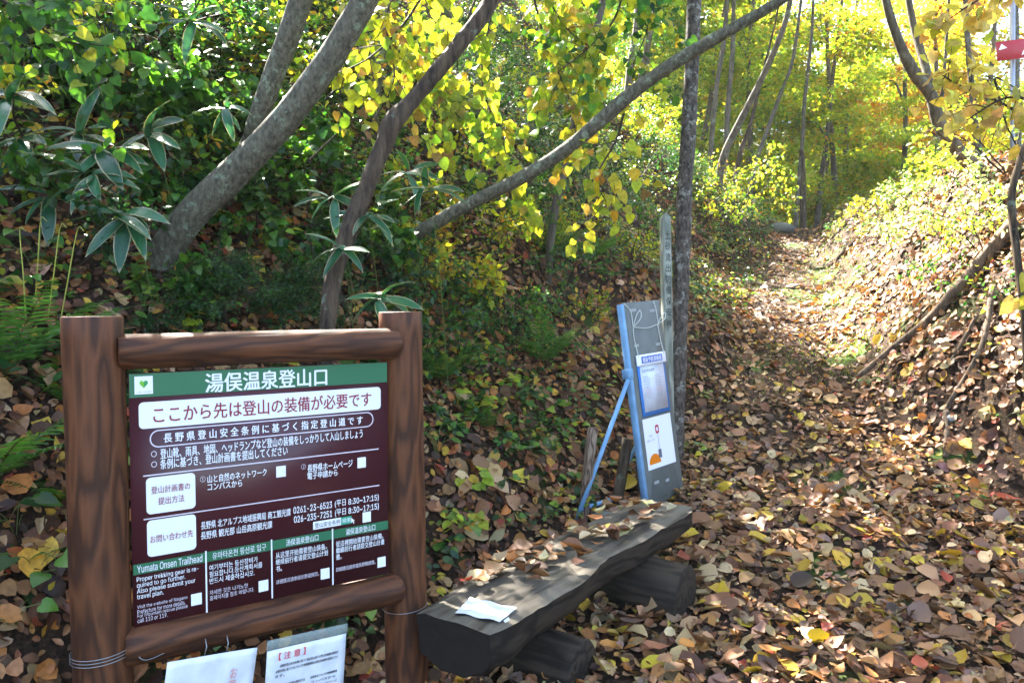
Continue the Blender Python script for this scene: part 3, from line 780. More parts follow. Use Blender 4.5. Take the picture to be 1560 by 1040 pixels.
# ------------------------------------------------------------------ bench
BA = np.array([-.155, 2.90, 0.]); BD = np.array([.565, .825, 0.]); BD /= np.linalg.norm(BD); BN = np.array([BD[1], -BD[0], 0.])
BA = BA - BD * .12
def BP(t, n, z): return BA + BD * t + BN * n + np.array([0, 0, z])
bench = thing('log_bench', 'dark half-log bench littered with leaves, resting on two short logs', 'bench', BP(.86, 0, 0))
bpy.context.view_layer.update()
BL, BW = 1.88, .185
rr = np.random.default_rng(77)
nt_, ns = 40, 22
V = []
for i in range(nt_):
    t = BL * i / (nt_ - 1); zt_ = .375 + .045 * t / BL
    wv = .012 * math.sin(t * 5) + .010 * math.sin(t * 11 + 1); wd = BW * (1 + .04 * math.sin(t * 3 + .5)); endk = 1 - .10 * math.exp(-((t) / .05) ** 2) - .12 * math.exp(-((BL - t) / .06) ** 2)
    dp = .205 * (1 + .08 * math.sin(t * 4 + 2)) * (1 - .25 * t / BL)
    row = []
    for j in range(8): # top, n from -wd to +wd
        n = -wd + 2 * wd * j / 7; row.append((n * endk + wv, zt_ + .004 * math.sin(n * 40 + t * 7) - (.010 if j in (0, 7) else 0)))
    for j in range(1, ns - 7):
        a = math.pi * j / (ns - 7)
        row.append((wd * math.cos(a) * (1 + .04 * math.sin(a * 6 + t * 4)) * endk + wv, zt_ - .012 - dp * (math.sin(a) ** .5) * endk * .9 + .006 * math.sin(a * 9 + t * 13)))
    V += [BP(t, n, z) for n, z in row]; NR = len(row)
V = np.array(V); V += rr.normal(0, .0015, V.shape)
i = np.arange(nt_ - 1)[:, None] * NR; j = np.arange(NR)[None]; j2 = (j + 1) % NR
F = np.stack([i + j, i + j2, i + NR + j2, i + NR + j], -1).reshape(-1, 4)
c = len(V); V = np.concatenate([V, [V[:NR].mean(0)], [V[-NR:].mean(0)]])
Tr = [(c, (k + 1) % NR, k) for k in range(NR)] + [(c + 1, (nt_ - 1) * NR + k, (nt_ - 1) * NR + (k + 1) % NR) for k in range(NR)]
inv = np.array([BP(.86, 0, 0)]); m = MB()
# local frame with z along the bench so the grain runs with it
BM = Matrix(((-BN[0], 0, BD[0], BA[0]), (-BN[1], 0, BD[1], BA[1]), (0, 1, 0, 0), (0, 0, 0, 1)))
loc = np.stack([-((V - BA) @ BN), V[:, 2], (V - BA) @ BD], -1)
topq = ((F % NR) < 7).all(1) | False
istop = np.array([all((k % NR) <= 7 for k in f) for f in F])
m = MB(); m.add(loc, None, Tr); ef = m.build('end_face', plain('shade-dark sawn end', (.020, .016, .012), .85, .15, 0, .9, 40), None); ef.matrix_world = BM; ef.parent = bench; ef.matrix_parent_inverse = bench.matrix_world.inverted()  # shade on the near end put into the colour, darker than the slab
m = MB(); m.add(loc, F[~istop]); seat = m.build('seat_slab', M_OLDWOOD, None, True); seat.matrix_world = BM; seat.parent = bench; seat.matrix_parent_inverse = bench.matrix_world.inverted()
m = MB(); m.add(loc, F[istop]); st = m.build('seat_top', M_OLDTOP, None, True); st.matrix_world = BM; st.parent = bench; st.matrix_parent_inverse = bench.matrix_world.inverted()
for t, ext, r, z in ((.50, .26, .12, .075), (1.33, .35, .135, .15)):
    log('support_log', M_OLDWOOD, bench, BP(t, -.22, z), BP(t, ext, z - .01), r, 24, 12, .03, seed=int(t * 10))
# paper stuck on the near end
pw = MB(); pcs = [(.055, -.02), (.075, .165), (.21, .150), (.20, -.06)]
grid = []
for a in np.linspace(0, 1, 10):
    for b in np.linspace(0, 1, 10):
        q = (1 - a) * ((1 - b) * np.array(pcs[0]) + b * np.array(pcs[1])) + a * ((1 - b) * np.array(pcs[3]) + b * np.array(pcs[2]))
        grid.append(BP(q[0], q[1], .384 + .045 * q[0] / BL + .003 * math.sin(q[1] * 60)))
i = (np.arange(9)[:, None] * 10 + np.arange(9)[None]).ravel()
pw.add(grid, np.stack([i, i + 1, i + 11, i + 10], -1))
pw.add([BP(.10, .165, .382), BP(.135, .163, .383), BP(.125, .190, .352), BP(.108, .190, .345)], [(0, 1, 2, 3)])
tag(pw.build('paper_sheet', plain('white paper', (.74, .76, .80), .5, .3)), 'torn white paper lying flat on the near end of the bench', 'paper')
rr = np.random.default_rng(9)
def stone(label, p, r, mat, cat='stone', group=None, sq=(1, 1, .65), seed=0):
    a = MB(); q = np.random.default_rng(seed)
    n, sgm = 14, 18
    dirs = q.normal(0, 1, (7, 3)); dirs /= np.linalg.norm(dirs, axis=1, keepdims=True); off = q.uniform(.72, .95, 7)
    V = []
    for th in np.linspace(.0, math.pi, n):
        for ph in np.linspace(0, 2 * math.pi, sgm, endpoint=False):
            v = np.array([math.sin(th) * math.cos(ph), math.sin(th) * math.sin(ph), math.cos(th)])
            k = min([1.0] + [o_ / max(v @ d_, .05) for o_, d_ in zip(off, dirs)])
            V.append(v * k * (1 + .03 * math.sin(v[0] * 9 + v[1] * 7)) * r * np.array(sq))
    V = np.array(V); i = np.arange(n - 1)[:, None] * sgm; j = np.arange(sgm)[None]; j2 = (j + 1) % sgm
    a.add(V, np.stack([i + j, i + sgm + j, i + sgm + j2, i + j2], -1).reshape(-1, 4))
    o = a.build('rock', mat, None, True, p); return tag(o, label, cat, group)
M_ROCK = plain('grey rock', (.11, .11, .095), .8, .3, 0, .8, 60)
M_ROCKL = plain('pale stone', (.38, .38, .37), .75, .3, 0, .8, 90)
stone('grey stone lying on the bench among dead leaves', BP(.93, -.05, .412), .036, M_ROCK, seed=1)
# leaves lying on the bench top
bl_pal = LITT + [(6, (.45, .34, .18))]
for k in range(84):
    t = float(np.clip(rr.normal(.85, .35) if k < 50 else rr.uniform(.3, 1.7), .28, 1.70)); n = rr.uniform(-.165, .13 - .1 * (k % 3 == 0))
    temps = (T_OVAL, T_CURLED, T_BROAD)[k % 3]; v, t_ = temps[k % 6]
    nv = np.array([0, 0, 1.]) + rr.normal(0, .22, 3); a = rr.uniform(0, 6.28); dv = np.array([math.cos(a), math.sin(a), rr.normal(0, .15)])
    rot = frames(dv[None], nv[None] / np.linalg.norm(nv))[0]
    cme = mesh_from('bench_leaf', v, t_, np.repeat(pick(bl_pal, 1, rr), len(v), 0), False, [M_LITTER])
    lo = link('bench_leaf', cme); sz = rr.uniform(.06, .11)
    lo.matrix_world = Matrix.Translation(BP(t, n, .400 + .045 * t / BL + rr.random() * .016)) @ Matrix(rot.tolist()).to_4x4() @ Matrix.Scale(float(sz), 4)
    pt3 = 'near end' if t < .7 else 'middle' if t < 1.15 else 'far end'
    tag(lo, ('dry flat oval', 'tightly curled', 'broad wavy')[k % 3] + ' fallen leaf on the ' + pt3 + ' of the log bench\'s top', 'leaf', 'fallen leaves on the log bench, ' + ('flat oval', 'curled', 'broad')[k % 3] + ', ' + pt3)

# ------------------------------------------------------------------ grey notice board on blue frame
M_BLUE = plain('light blue painted steel', (.17, .33, .52), .55, .3, 0, .4, 60)
M_BLUE2 = flat('blue folder frame', srgb('2f6fb5'), .4)
M_GREYB = plain('grey weathered board', (.135, .145, .135), .6, .35, 0, .3, 120)
M_TAPE = flat('old tape marks', (.30, .31, .30), .6)
BO = P(989, 772, 4.86)
bx = np.array([.70, .70, .055]); bx /= np.linalg.norm(bx)
bu = np.array([-.135, .04, 1.]); bu -= bx * (bu @ bx); bu /= np.linalg.norm(bu); bn = np.cross(bx, bu)
BMx = Matrix(((bx[0], bu[0], bn[0], BO[0]), (bx[1], bu[1], bn[1], BO[1]), (bx[2], bu[2], bn[2], BO[2]), (0, 0, 0, 1)))
board = thing('notice_board', 'narrow grey board edged in light blue, leaning beside the rough trunk', 'notice board', mat4=BMx)
bpy.context.view_layer.update()
WB, HB = .385, 1.255
m = MB(); m.box((.0, -.05, -.02), (WB, HB, 0), .003); m.build('board_face', M_GREYB, board)
m = MB(); m.box((-.026, -.06, -.035), (-.001, HB - .008, .004), .003); m.build('side_rail', M_BLUE, board)
m = MB()
for x, y, w in ((.05, HB - .06, .07), (.26, HB - .075, .06), (.05, HB - .28, .05), (.28, HB - .29, .05), (.06, .30, .07), (.25, .30, .06), (.08, .12, .05), (.20, .11, .04)):
    m.add([(x, y, .002), (x + w, y + .002, .002), (x + w, y + .02, .002), (x, y + .018, .002)], [(0, 1, 2, 3)])
m.build('tape_marks', M_TAPE, board)
def leg(name, p0, p1, w=.028): 
    q = MB(); q.bar(p0, p1, w, .02); o = q.build(name, M_BLUE, None); o.parent = board; o.matrix_parent_inverse = board.matrix_world.inverted(); return o
foot1 = G(873, 800); foot1[2] -= .03
top1 = P(957, 578, 4.82)
leg('support_leg', top1, foot1, .024)
bq = foot1 * .87 + top1 * .13
leg('cross_bar', bq, P(942, 757, 5.05), .02)
leg('support_leg', P(972, 672, 5.1), P(930, 762, 5.2), .02)
q = MB(); q.box((-.045, .79, -.045), (.0, .85, .010), .002); q.build('bracket', M_BLUE, board)
# folder notice and lower poster on the board
fx0, fx1, fy0, fy1 = .045, .335, .545, .925
m = MB(); m.box((fx0, fy0, .003), (fx1, fy1 - .02, .012), .002); folder = m.build('blue_folder', M_BLUE2, board)
m = MB(); m.box((fx0 + .02, fy0 + .025, .0125), (fx1 - .02, fy1 - .06, .014)); m.build('folder_paper', plain('folder paper', (.62, .64, .72), .3, .5), folder)
m = MB(); m.box((fx0 - .008, fy1 - .068, .0125), (fx1 + .008, fy1, .022), .002); m.build('folder_clip', M_WHITE, folder)
m = MB(); m.add([(fx0 + .035, fy1 - .054, .0232), (fx1 - .035, fy1 - .054, .0232), (fx1 - .035, fy1 - .012, .0232), (fx0 + .035, fy1 - .012, .0232)], [(0, 1, 2, 3)]); m.build('title_strip', flat('title blue', srgb('2f58b8')), folder)
lettering('感染予防消毒液', M_WHITE, folder, fx0 + .045, fx1 - .045, fy1 - .050, fy1 - .017, .0242, .02)
lettering('感染予防消毒液', M_GREYINK, folder, fx0 + .035, fx0 + .165, fy1 - .112, fy1 - .092, .0148, .0)
for k in range(9):
    y = fy1 - .135 - k * .016; mt = M_GREYINK if k < 5 else M_PALERED if k < 7 else M_TAPE
    for x0 in (fx0 + .035, fx0 + .16):
        lettering('感染予防消毒' if k % 2 else '予防消毒液', mt, folder, x0, x0 + .055 + .03 * ((k * 3) % 4) / 4, y - .008, y, .0148, 0)
m = MB(); m.add([(.035, .215, .004), (.335, .215, .004), (.335, .530, .004), (.035, .530, .004)], [(0, 1, 2, 3)]); poster = m.build('poster', flat('poster white', (.78, .78, .86), .3), board)
m = MB(); a = np.linspace(0, math.pi, 16); m.poly([(.115 + .062 * math.cos(k), .245 + .062 * math.sin(k)) for k in a], .005); m.build('earth_mound', flat('orange print', srgb('e07a12')), poster)
m = MB(); m.add([(.158, .275, .0055), (.192, .270, .0055), (.192, .325, .0055), (.160, .325, .0055)], [(0, 1, 2, 3)]); m.build('spade_blade', flat('spade grey', (.12, .12, .15)), poster)
m = MB(); m.add([(.172, .325, .0055), (.179, .325, .0055), (.176, .425, .0055), (.170, .425, .0055)], [(0, 1, 2, 3)]); m.build('spade_shaft', flat('spade shaft', (.45, .45, .55)), poster)
m = MB(); outline_ring(m, rrect(.155, .192, .425, .478, .012, 4), rrect(.164, .183, .438, .466, .006, 4), .0055); m.build('spade_handle', flat('spade red', srgb('b01828')), poster)
lettering('ご協力', M_GREYINK, poster, .075, .118, .413, .427, .0055, 0)
lettering('お願いします', M_GREYINK, poster, .055, .138, .385, .399, .0055, 0)
# cord the folder hangs from
m = MB()
for pts in ([(.06, 1.10, .006), (.05, 1.03, .010), (.055, .91, .024)], [(.32, 1.10, .006), (.325, 1.0, .010), (.325, .91, .024)], [(.06, 1.10, .006), (.19, 1.085, .012), (.32, 1.10, .006)], [(.06, 1.10, .006), (.10, 1.17, .012), (.14, 1.20, .018), (.13, 1.15, .02), (.06, 1.10, .006)], [(.32, 1.10, .006), (.37, 1.15, .012), (.40, 1.17, .018), (.39, 1.13, .02), (.32, 1.10, .006)], [(.33, 1.09, .006), (.32, 1.18, .01), (.31, 1.25, .004)], [(.06, 1.1, .006), (.05, 1.2, .01), (.0, 1.25, .004)]):
    m.tube(smooth_path(pts, 12), .0028, 6)
m.build('hanging_cord', flat('white cord', (.5, .52, .48)), board)

# weathered post with vertical writing
pb = P(1021, 640, 5.45); pb[2] = Z(pb[0], pb[1]) - .1; pt = P(1013, 326, 5.45)
wz = pt - pb; Lp = float(np.linalg.norm(wz)); wz /= Lp; wx = np.array([.93, .30, 0]); wx -= wz * (wx @ wz); wx /= np.linalg.norm(wx); wy = np.cross(wz, wx)
PM = Matrix(((wx[0], wy[0], wz[0], pb[0]), (wx[1], wy[1], wz[1], pb[1]), (wx[2], wy[2], wz[2], pb[2]), (0, 0, 0, 1)))
post = thing('marker_post', 'weathered pale square post with vertical black characters beside the rough trunk', 'post', mat4=PM)
bpy.context.view_layer.update()
m = MB(); h = .030; m.box((-h, -h, 0), (h, h, Lp - .03), .004); m.add([(-h, -h, Lp - .03), (h, -h, Lp - .03), (h, h, Lp - .03), (-h, h, Lp - .03), (0, -.01, Lp + .01), (.012, .01, Lp + .02)], [(0, 1, 5, 4), (2, 3, 4, 5)], [(1, 2, 5), (3, 0, 4)])
pbody = m.build('shaft', M_GREYPOST, post)
V = []; T = []; k = 0; y0 = Lp - .80; hh = .075
for i, ch in enumerate('土砂流出防備保安林'):
    v, t_ = text_mesh(ch, .006); v = v.copy(); lo, hi = v.min(0), v.max(0); v = (v - lo) / (hi - lo + 1e-6)
    V.append(np.stack([-.020 + v[:, 0] * .040, np.full(len(v), -h - .0015), Lp - .10 - (i + 1) * hh + v[:, 1] * .056], -1)); T.append(t_ + k); k += len(v)
link('lettering', mesh_from('lettering', np.concatenate(V), np.concatenate(T), None, False, [flat('weathered black paint', (.035, .04, .035), .8)]), post)
# wooden stakes by the board
for label, a, b, d, w, mt in (('reddish square wooden stake standing behind the blue support leg', (903, 651), (886, 806), 4.72, .05, M_STAKE), ('thick dark round stake leaning behind the grey board', (956, 668), (934, 790), 5.0, .07, M_BARK_DARK), ('thin dark stick upright between the leaning stake and the grey board', (972, 708), (970, 790), 5.15, .03, M_BARK_DARK)):
    pt_ = P(a[0], a[1], d); pb_ = P(b[0], b[1], d); pb_ = pb_ + (pb_ - pt_) * .12
    if mt is M_STAKE:
        q = MB(); q.box((-w / 2, -w / 2, 0), (w / 2, w / 2, float(np.linalg.norm(pt_ - pb_))), .004); o = q.build('wooden_stake', mt)
        o.matrix_world = Matrix.Translation(pb_) @ Vector(pt_ - pb_).to_track_quat('Z', 'Y').to_matrix().to_4x4()
    else:
        q = MB(); q.tube(smooth_path([pb_, (pb_ + pt_) / 2 + (.006, 0, 0), pt_], 12), w / 2, 12, .06); o = q.build('wooden_stake', mt, None, True)
    tag(o, label, 'stake')
stone('grey stone on the leaves between the two stakes', G(917, 795) + (0, 0, .02), .075, M_ROCK, seed=4)

# ------------------------------------------------------------------ plants: shared builders
def bend_path(p0, d0, L, n, droop, wob, rr):
    p = np.array(p0, float); d = np.array(d0, float); d /= np.linalg.norm(d); out = [p.copy()]
    for i in range(n):
        d = d + rr.normal(0, wob, 3) + np.array([0, 0, -droop / n]); d /= np.linalg.norm(d)
        p = p + d * L / n; out.append(p.copy())
    return np.array(out)
def grow(p0, d0, L, r, level, rr, segs, tips, kids=(5, 5), spread=.9, droop=.1, lift=.0, start=.3):
    """recursive branching; segs gets (points, radii), tips gets leaf-bearing paths"""
    path = bend_path(p0, d0, L, 7, droop, .10, rr)
    segs.append((path, np.linspace(r, r * .35, len(path)), level))
    if level == 0: tips.append(path); return
    k = kids[min(level, len(kids)) - 1]
    for i in range(k):
        f = start + (1 - start) * (i + rr.random()) / k
        j = min(int(f * 7), 6); q = path[j] + (path[j + 1] - path[j]) * (f * 7 - j)
        t = path[j + 1] - path[j]; t /= np.linalg.norm(t)
        s = rand_unit(1, rr)[0]; s -= t * (s @ t); s /= np.linalg.norm(s) + 1e-9
        nd = t * (1 - spread * .5) + s * spread + np.array([0, 0, lift])
        grow(q, nd, L * rr.uniform(.38, .62), r * .42, level - 1, rr, segs, tips, kids, spread, droop, lift, .25)
    tips.append(path[3:])
def leaves_on(paths, n, rr, size, pal, temps, hang=.6, face=None, flat_up=.6, jit=.03, clumpy=0):
    """leaves along twig paths, pointing outwards and down"""
    lens = np.array([np.linalg.norm(np.diff(p, axis=0), axis=1).sum() for p in paths]); k = rr.choice(len(paths), n, p=lens / lens.sum())
    P0 = np.zeros((n, 3)); D = np.zeros((n, 3))
    for i in range(n):
        p = paths[k[i]]; f = rr.random() ** .7 * (len(p) - 1 - 1e-6); j = int(f)
        P0[i] = p[j] + (p[j + 1] - p[j]) * (f - j); D[i] = p[j + 1] - p[j]
    D /= np.linalg.norm(D, axis=1, keepdims=True) + 1e-9
    D = D * .5 + rand_unit(n, rr) * .9 + np.array([0, 0, -hang])
    P0 = P0 + rr.normal(0, jit, (n, 3))
    nv = np.array([0, 0, 1.]) * flat_up + rr.normal(0, .4, (n, 3))
    if face is not None: nv = nv + np.asarray(face)
    sz = size * rr.uniform(.65, 1.2, n)
    return leaves_arrays(temps, P0, frames(D, nv), sz, pick(pal, n, rr), rr=rr)
def foliage(name, arr, mat, parent):
    v, t, c = arr; return link(name, mesh_from(name, v, t, c, False, [mat]), parent)
def tubes(name, segs, mat, parent, minr=.002, seg=6, lump=0.0, seed=0):
    m = MB()
    for i, sgm in enumerate(segs): m.tube(sgm[0], np.maximum(sgm[1], minr), seg if sgm[1][0] > .012 else 4, lump, seed=seed + i)
    return m.build(name, mat, parent, True)

def shrub(name, label, cat, base, height, spread, pal, n, size, seed, temps=T_GREEN, mat=None, stems=4, lean=(0, 0), hang=.4, group=None, levels=2, flat_up=.7, stem_mat=None):
    rr = np.random.default_rng(seed); t = thing(name, label, cat, tuple(base), group)
    tips = []
    for k in range(stems):
        a = 2 * math.pi * (k + rr.random() * .6) / stems
        d = np.array([math.cos(a) * spread / height + lean[0], math.sin(a) * spread / height + lean[1], 1.0])
        segs = []; grow(np.array([math.cos(a), math.sin(a), 0]) * .02 - (0, 0, .04), d, height * rr.uniform(.8, 1.1), .006 + height * .006, levels, rr, segs, tips, (5, 4), .85, .35, .1)
        tubes('stem', segs, stem_mat or M_TWIG, t, .0016, 6, seed=k)
    foliage('foliage', leaves_on(tips, n, rr, size, pal, temps, hang, flat_up=flat_up, jit=size * .35), mat or M_LEAF, t)
    return t

def fern(label, base, nf, L, seed, pal=((.035, .12, .02), (.08, .19, .03)), rise=.9, yaw=None, arc=6.28, group='ferns on the left bank'):
    rr = np.random.default_rng(seed); t = thing('fern', label, 'fern', tuple(base), group)
    for k in range(nf):
        a = (yaw if yaw is not None else 0) + arc * ((k + rr.random() * .5) / nf - .5)
        l = L * rr.uniform(.75, 1.1); d = np.array([math.cos(a), math.sin(a), rise * 1.5 * rr.uniform(.8, 1.3)])
        path = bend_path((0, 0, 0), d, l, 22, .95, .012, rr)
        m = MB(); m.tube(path, np.linspace(.0035, .0012, len(path)), 4)
        F4 = np.concatenate(m.F4); V0 = np.concatenate(m.V)
        T0 = np.concatenate([F4[:, [0, 1, 2]], F4[:, [0, 2, 3]]] + [x for x in m.F3])
        n = 21; f = np.linspace(.14, .99, n); pos = []; dr = []; nv = []; sz = []
        for q in f:
            x = q * 21.999; j = int(x); p = path[j] + (path[j + 1] - path[j]) * (x - j); tg = path[j + 1] - path[j]; tg /= np.linalg.norm(tg)
            sd = np.cross(tg, (0, 0, 1.)); sd /= np.linalg.norm(sd); up = np.cross(sd, tg)
            w = l * .20 * (math.sin(math.pi * min(1, (q + .12)) ** .8) ** .8 if q < .88 else (1.02 - q) * 2.9)
            for s in (-1, 1):
                pos.append(p); dr.append(sd * s + tg * .38 - up * .12 + rr.normal(0, .05, 3)); nv.append(up + rr.normal(0, .12, 3)); sz.append(max(w, .006) * rr.uniform(.9, 1.08))
        N = len(pos); col = np.array(pal[0]) + (np.array(pal[1]) - np.array(pal[0])) * rr.random((N, 1)); col = col * (1 + rr.normal(0, .1, (N, 1)))
        sz = np.array(sz); wid = np.clip(.0125 * l / .5 / sz, .1, 2)
        v, tt, c = leaves_arrays([half_template([(.5, .12), (.42, .5), (.2, .85)], [.12, .5, .85], .12, -.1)], np.array(pos), frames(np.array(dr), np.array(nv)), sz, np.clip(col, .005, 1), wid, rr=rr)
        V = np.concatenate([V0, v]); T = np.concatenate([T0, tt + len(V0)]); C = np.concatenate([np.tile([[.09, .10, .02]], (len(V0), 1)), c])
        link('frond', mesh_from('frond', V, T, C, False, [M_LEAF]), t)
    return t

def sasa_leaf_mesh(seed):
    """long bamboo-grass leaf with a withered pale margin"""
    rr = np.random.default_rng(seed); ys = np.array([0, .06, .2, .4, .6, .78, .9, 1.0]); hw = np.array([.008, .06, .10, .118, .11, .08, .042, .0]) * rr.uniform(.9, 1.15)
    V = []; C = []; dk = np.array([.022, .085, .034]) * rr.uniform(.8, 1.5); pale = np.array([.50, .42, .24]); cv = rr.uniform(.15, .55); fo = rr.uniform(.1, .4); tw = rr.normal(0, .25)
    for y, w in zip(ys, hw):
        for k in (-1, -.80, 0, .80, 1):
            x = k * w; V.append((x, y, fo * abs(x) - cv * max(y - .1, 0) ** 2 + tw * x * y))
            C.append(pale * rr.uniform(.6, 1.1) if abs(k) == 1 or y > .97 else dk * (1.25 if k == 0 else 1) * rr.uniform(.9, 1.1))
    n = len(ys); F = [(i * 5 + j, i * 5 + j + 1, i * 5 + j + 6, i * 5 + j + 5) for i in range(n - 1) for j in range(4)]
    me = mesh_from('leaf', np.array(V), np.array(F), np.array(C), True, [M_SASA]); return me
SASA = [sasa_leaf_mesh(40 + i) for i in range(8)]
def sasa(label, px, py, dd, nl, L, seed, base_py=None, fan=0., group='bamboo grass plants on the left bank'):
    """fan of long leaves at the tip of a thin culm; (px,py) is the fan's centre"""
    rr = np.random.default_rng(seed); c = P(px, py, dd)
    b = G(px + rr.uniform(-25, 25), base_py or py + 110); b = gz(c[0] + rr.uniform(-.08, .08), max(min(b[1], dd + .7), dd + .05))
    t = thing('bamboo_grass', label, 'bamboo grass', tuple(b), group)
    e = c - b; path = smooth_path([(0, 0, -.03), e * .5 + (0, .03, .06), e], 14)
    m = MB(); m.tube(path, np.linspace(.0035, .002, 14), 5); m.build('stem', plain('culm', (.22, .20, .08), .5, .3), t) if False else m.build('stem', M_STEM, t)
    for k in range(nl):
        a = fan + (k / max(nl - 1, 1) - .5) * 4.6 + rr.normal(0, .18)
        # spread like a hand: mostly sideways and towards the open side, drooping
        d = np.array([math.sin(a), -.45 + rr.normal(0, .2), -.55 * math.cos(a) - .08 + rr.normal(0, .12)])
        nv = np.array([rr.normal(0, .25), -.55 + rr.normal(0, .2), 1.0]); R_ = frames(d[None], nv[None])[0]
        o = link('leaf', SASA[int(rr.integers(8))], t)
        o.matrix_local = Matrix.Translation(e + rr.normal(0, .012, 3)) @ Matrix(R_.tolist()).to_4x4() @ Matrix.Scale(float(L * rr.uniform(.75, 1.1)), 4)
    return t

_hm = {}
def herb(label, base, nl, size, h, seed, pal=GREEN, temps=T_HEART, spread=.12, group=None, cat='plant', name='broad_leaved_plant'):
    """low plant whose few broad leaves are parts of their own"""
    rr = np.random.default_rng(seed); t = thing(name, label, cat, tuple(base), group); m = MB(); 
    for k in range(nl):
        a = 6.28 * k / nl + rr.normal(0, .3); rd = spread * rr.uniform(.3, 1.1)
        tip = np.array([math.cos(a) * rd, math.sin(a) * rd - .03, h * rr.uniform(.45, 1.1)])
        m.tube(smooth_path([(0, 0, -.02), tip * (.4, .4, .7), tip], 6), .0016, 4)
        key = (id(temps), id(pal), int(rr.integers(5)))
        if key not in _hm:
            v, tt = temps[key[2] % len(temps)]; _hm[key] = mesh_from('leaf', v, tt, np.repeat(pick(pal, 1, rr), len(v), 0), False, [M_LEAF])
        o = link('leaf', _hm[key], t); d = np.array([math.cos(a), math.sin(a), -.35]); nv = np.array([rr.normal(0, .25), -.45 + rr.normal(0, .2), 1.])
        o.matrix_local = Matrix.Translation(tip) @ Matrix(frames(d[None], nv[None])[0].tolist()).to_4x4() @ Matrix.Scale(float(size * rr.uniform(.7, 1.15)), 4)
    m.build('stem', M_STEM, t)
    return t

# ------------------------------------------------------------------ tree crowns (shared meshes) and the forest
def crown_mesh(pal, n, rx, rz, size, seed, clumps=26, temps=T_QUAD, flat_=.45):
    """leaf sprays in flattened clumps spread through an ellipsoid"""
    rr = np.random.default_rng(seed)
    cc = rand_unit(clumps, rr) * (rr.random((clumps, 1)) ** .45) * np.array([rx, rx, rz])
    cr = rr.uniform(.20, .46, clumps) * rx * .8; w = cr ** 2; k = rr.choice(clumps, n, p=w / w.sum())
    off = rand_unit(n, rr) * (rr.random((n, 1)) ** .5) * cr[k][:, None] * np.array([1, 1, flat_]); off[:, 2] -= (off[:, 0] ** 2 + off[:, 1] ** 2) / cr[k] * .25
    pos = cc[k] + off; D = off * (1, 1, 0) / cr[k][:, None] + rand_unit(n, rr) * .7 + np.array([0, 0, -.35]); nv = np.array([0, 0, 1.]) + rr.normal(0, .45, (n, 3))
    tone = 1 + rr.normal(0, .16, clumps)[k][:, None]
    v, t, c = leaves_arrays(temps, pos, frames(D, nv), size * rr.uniform(.6, 1.25, n), np.clip(pick(pal, n, rr) * tone, .004, .9), rr=rr)
    return mesh_from('crown', v, t, c, False, [M_THIN]), cc
CROWNS = {}
for nm, pal in (('green', GREEN + [(3, (.12, .22, .02))]), ('lime', LIME), ('yellow', YELLOW), ('mix', MIXY), ('orange', ORANGE), ('deep', DEEP + [(3, (.06, .14, .02))])):
    CROWNS[nm] = [crown_mesh(pal, 3000, 2.0, 1.5, .125, 60 + k + len(nm) * 7, 20) for k in range(2)]
FAR_CROWNS = {nm: crown_mesh(pal, 3600, 2.6, 2.3, .19, 90 + len(nm), 26) for nm, pal in (('lime', LIME), ('mix', MIXY), ('orange', ORANGE + MIXY), ('green', GREEN + LIME))}

def px_trunk(pts, wk=1.0):
    """[(px,py,d,width px)] -> world points and radii, smoothly resampled"""
    q = np.array([list(P(a, b, c)) + [w * wk / 2 * c / FPX] for a, b, c, w in pts]); n = max(14, 6 * len(pts))
    q = smooth_path(q, n); return q[:, :3], q[:, 3]
def tree_thing(name, label, pts, mat, up=2.5, seed=0, crown=None, crown_at=None, crown_scale=1.0, limbs=(), group=None, seg=18, lump=.07, cat='tree', root=True, auto=False):
    """trunk through pixel waypoints (bottom first), set into the ground, carried on above the frame"""
    rr = np.random.default_rng(seed)
    if auto:
        g0 = G(pts[0][0], pts[0][1], 40); k = min(proj(g0)[2], 15.5) / pts[0][2]; pts = [(a, b, c * k, w) for a, b, c, w in pts]; limbs = [[(a, b, c * k, w) for a, b, c, w in L] for L in limbs]
    V, Rd = px_trunk(pts, .80 if 'background' not in name else .72)
    if root:
        g = float(Z(V[0, 0], V[0, 1])); 
        low = V[0].copy(); d0 = V[0] - V[2]; d0 /= np.linalg.norm(d0)
        k = 0
        ext = []
        while low[2] > float(Z(low[0], low[1])) - .12 and k < 60: low = low + (d0 * .5 + np.array([0, 0, -.5])) * .06; ext.append(low.copy()); k += 1
        if ext: V = np.concatenate([np.array(ext[::-1]), V]); Rd = np.concatenate([np.linspace(Rd[0] * 1.25, Rd[0], len(ext) + 1)[:-1], Rd])
    if up:
        d1 = V[-1] - V[-3]; d1 /= np.linalg.norm(d1); e = bend_path(V[-1], d1 + np.array([0, 0, .12]), up, 10, -.1, .03, rr)[1:]
        V = np.concatenate([V, e]); Rd = np.concatenate([Rd, np.linspace(Rd[-1], Rd[-1] * .5, 10)])
    base = V[0].copy(); t = thing(name, label, cat, tuple(base), group)
    m = MB(); m.tube(V - base, Rd, seg, lump, seed=seed); m.build('trunk', mat, t, True)
    for L in limbs:
        v2, r2 = px_trunk(L); m = MB(); m.tube(v2 - base, r2, 10, lump, seed=seed + 3); m.build('limb', mat, t, True)
    if crown:
        cs = crown_at or [(0, 0, 0)]
        for i, (dx, dy, dz) in enumerate(cs):
            me = CROWNS[crown][i % 2][0]; o = link('crown', me, t); o.location = V[-1] - base + np.array([dx, dy, dz]); o.rotation_euler = (0, 0, rr.uniform(0, 6.28)); o.scale = (crown_scale,) * 3
    return t, V, Rd
ZC = [(0, 0, .3)]

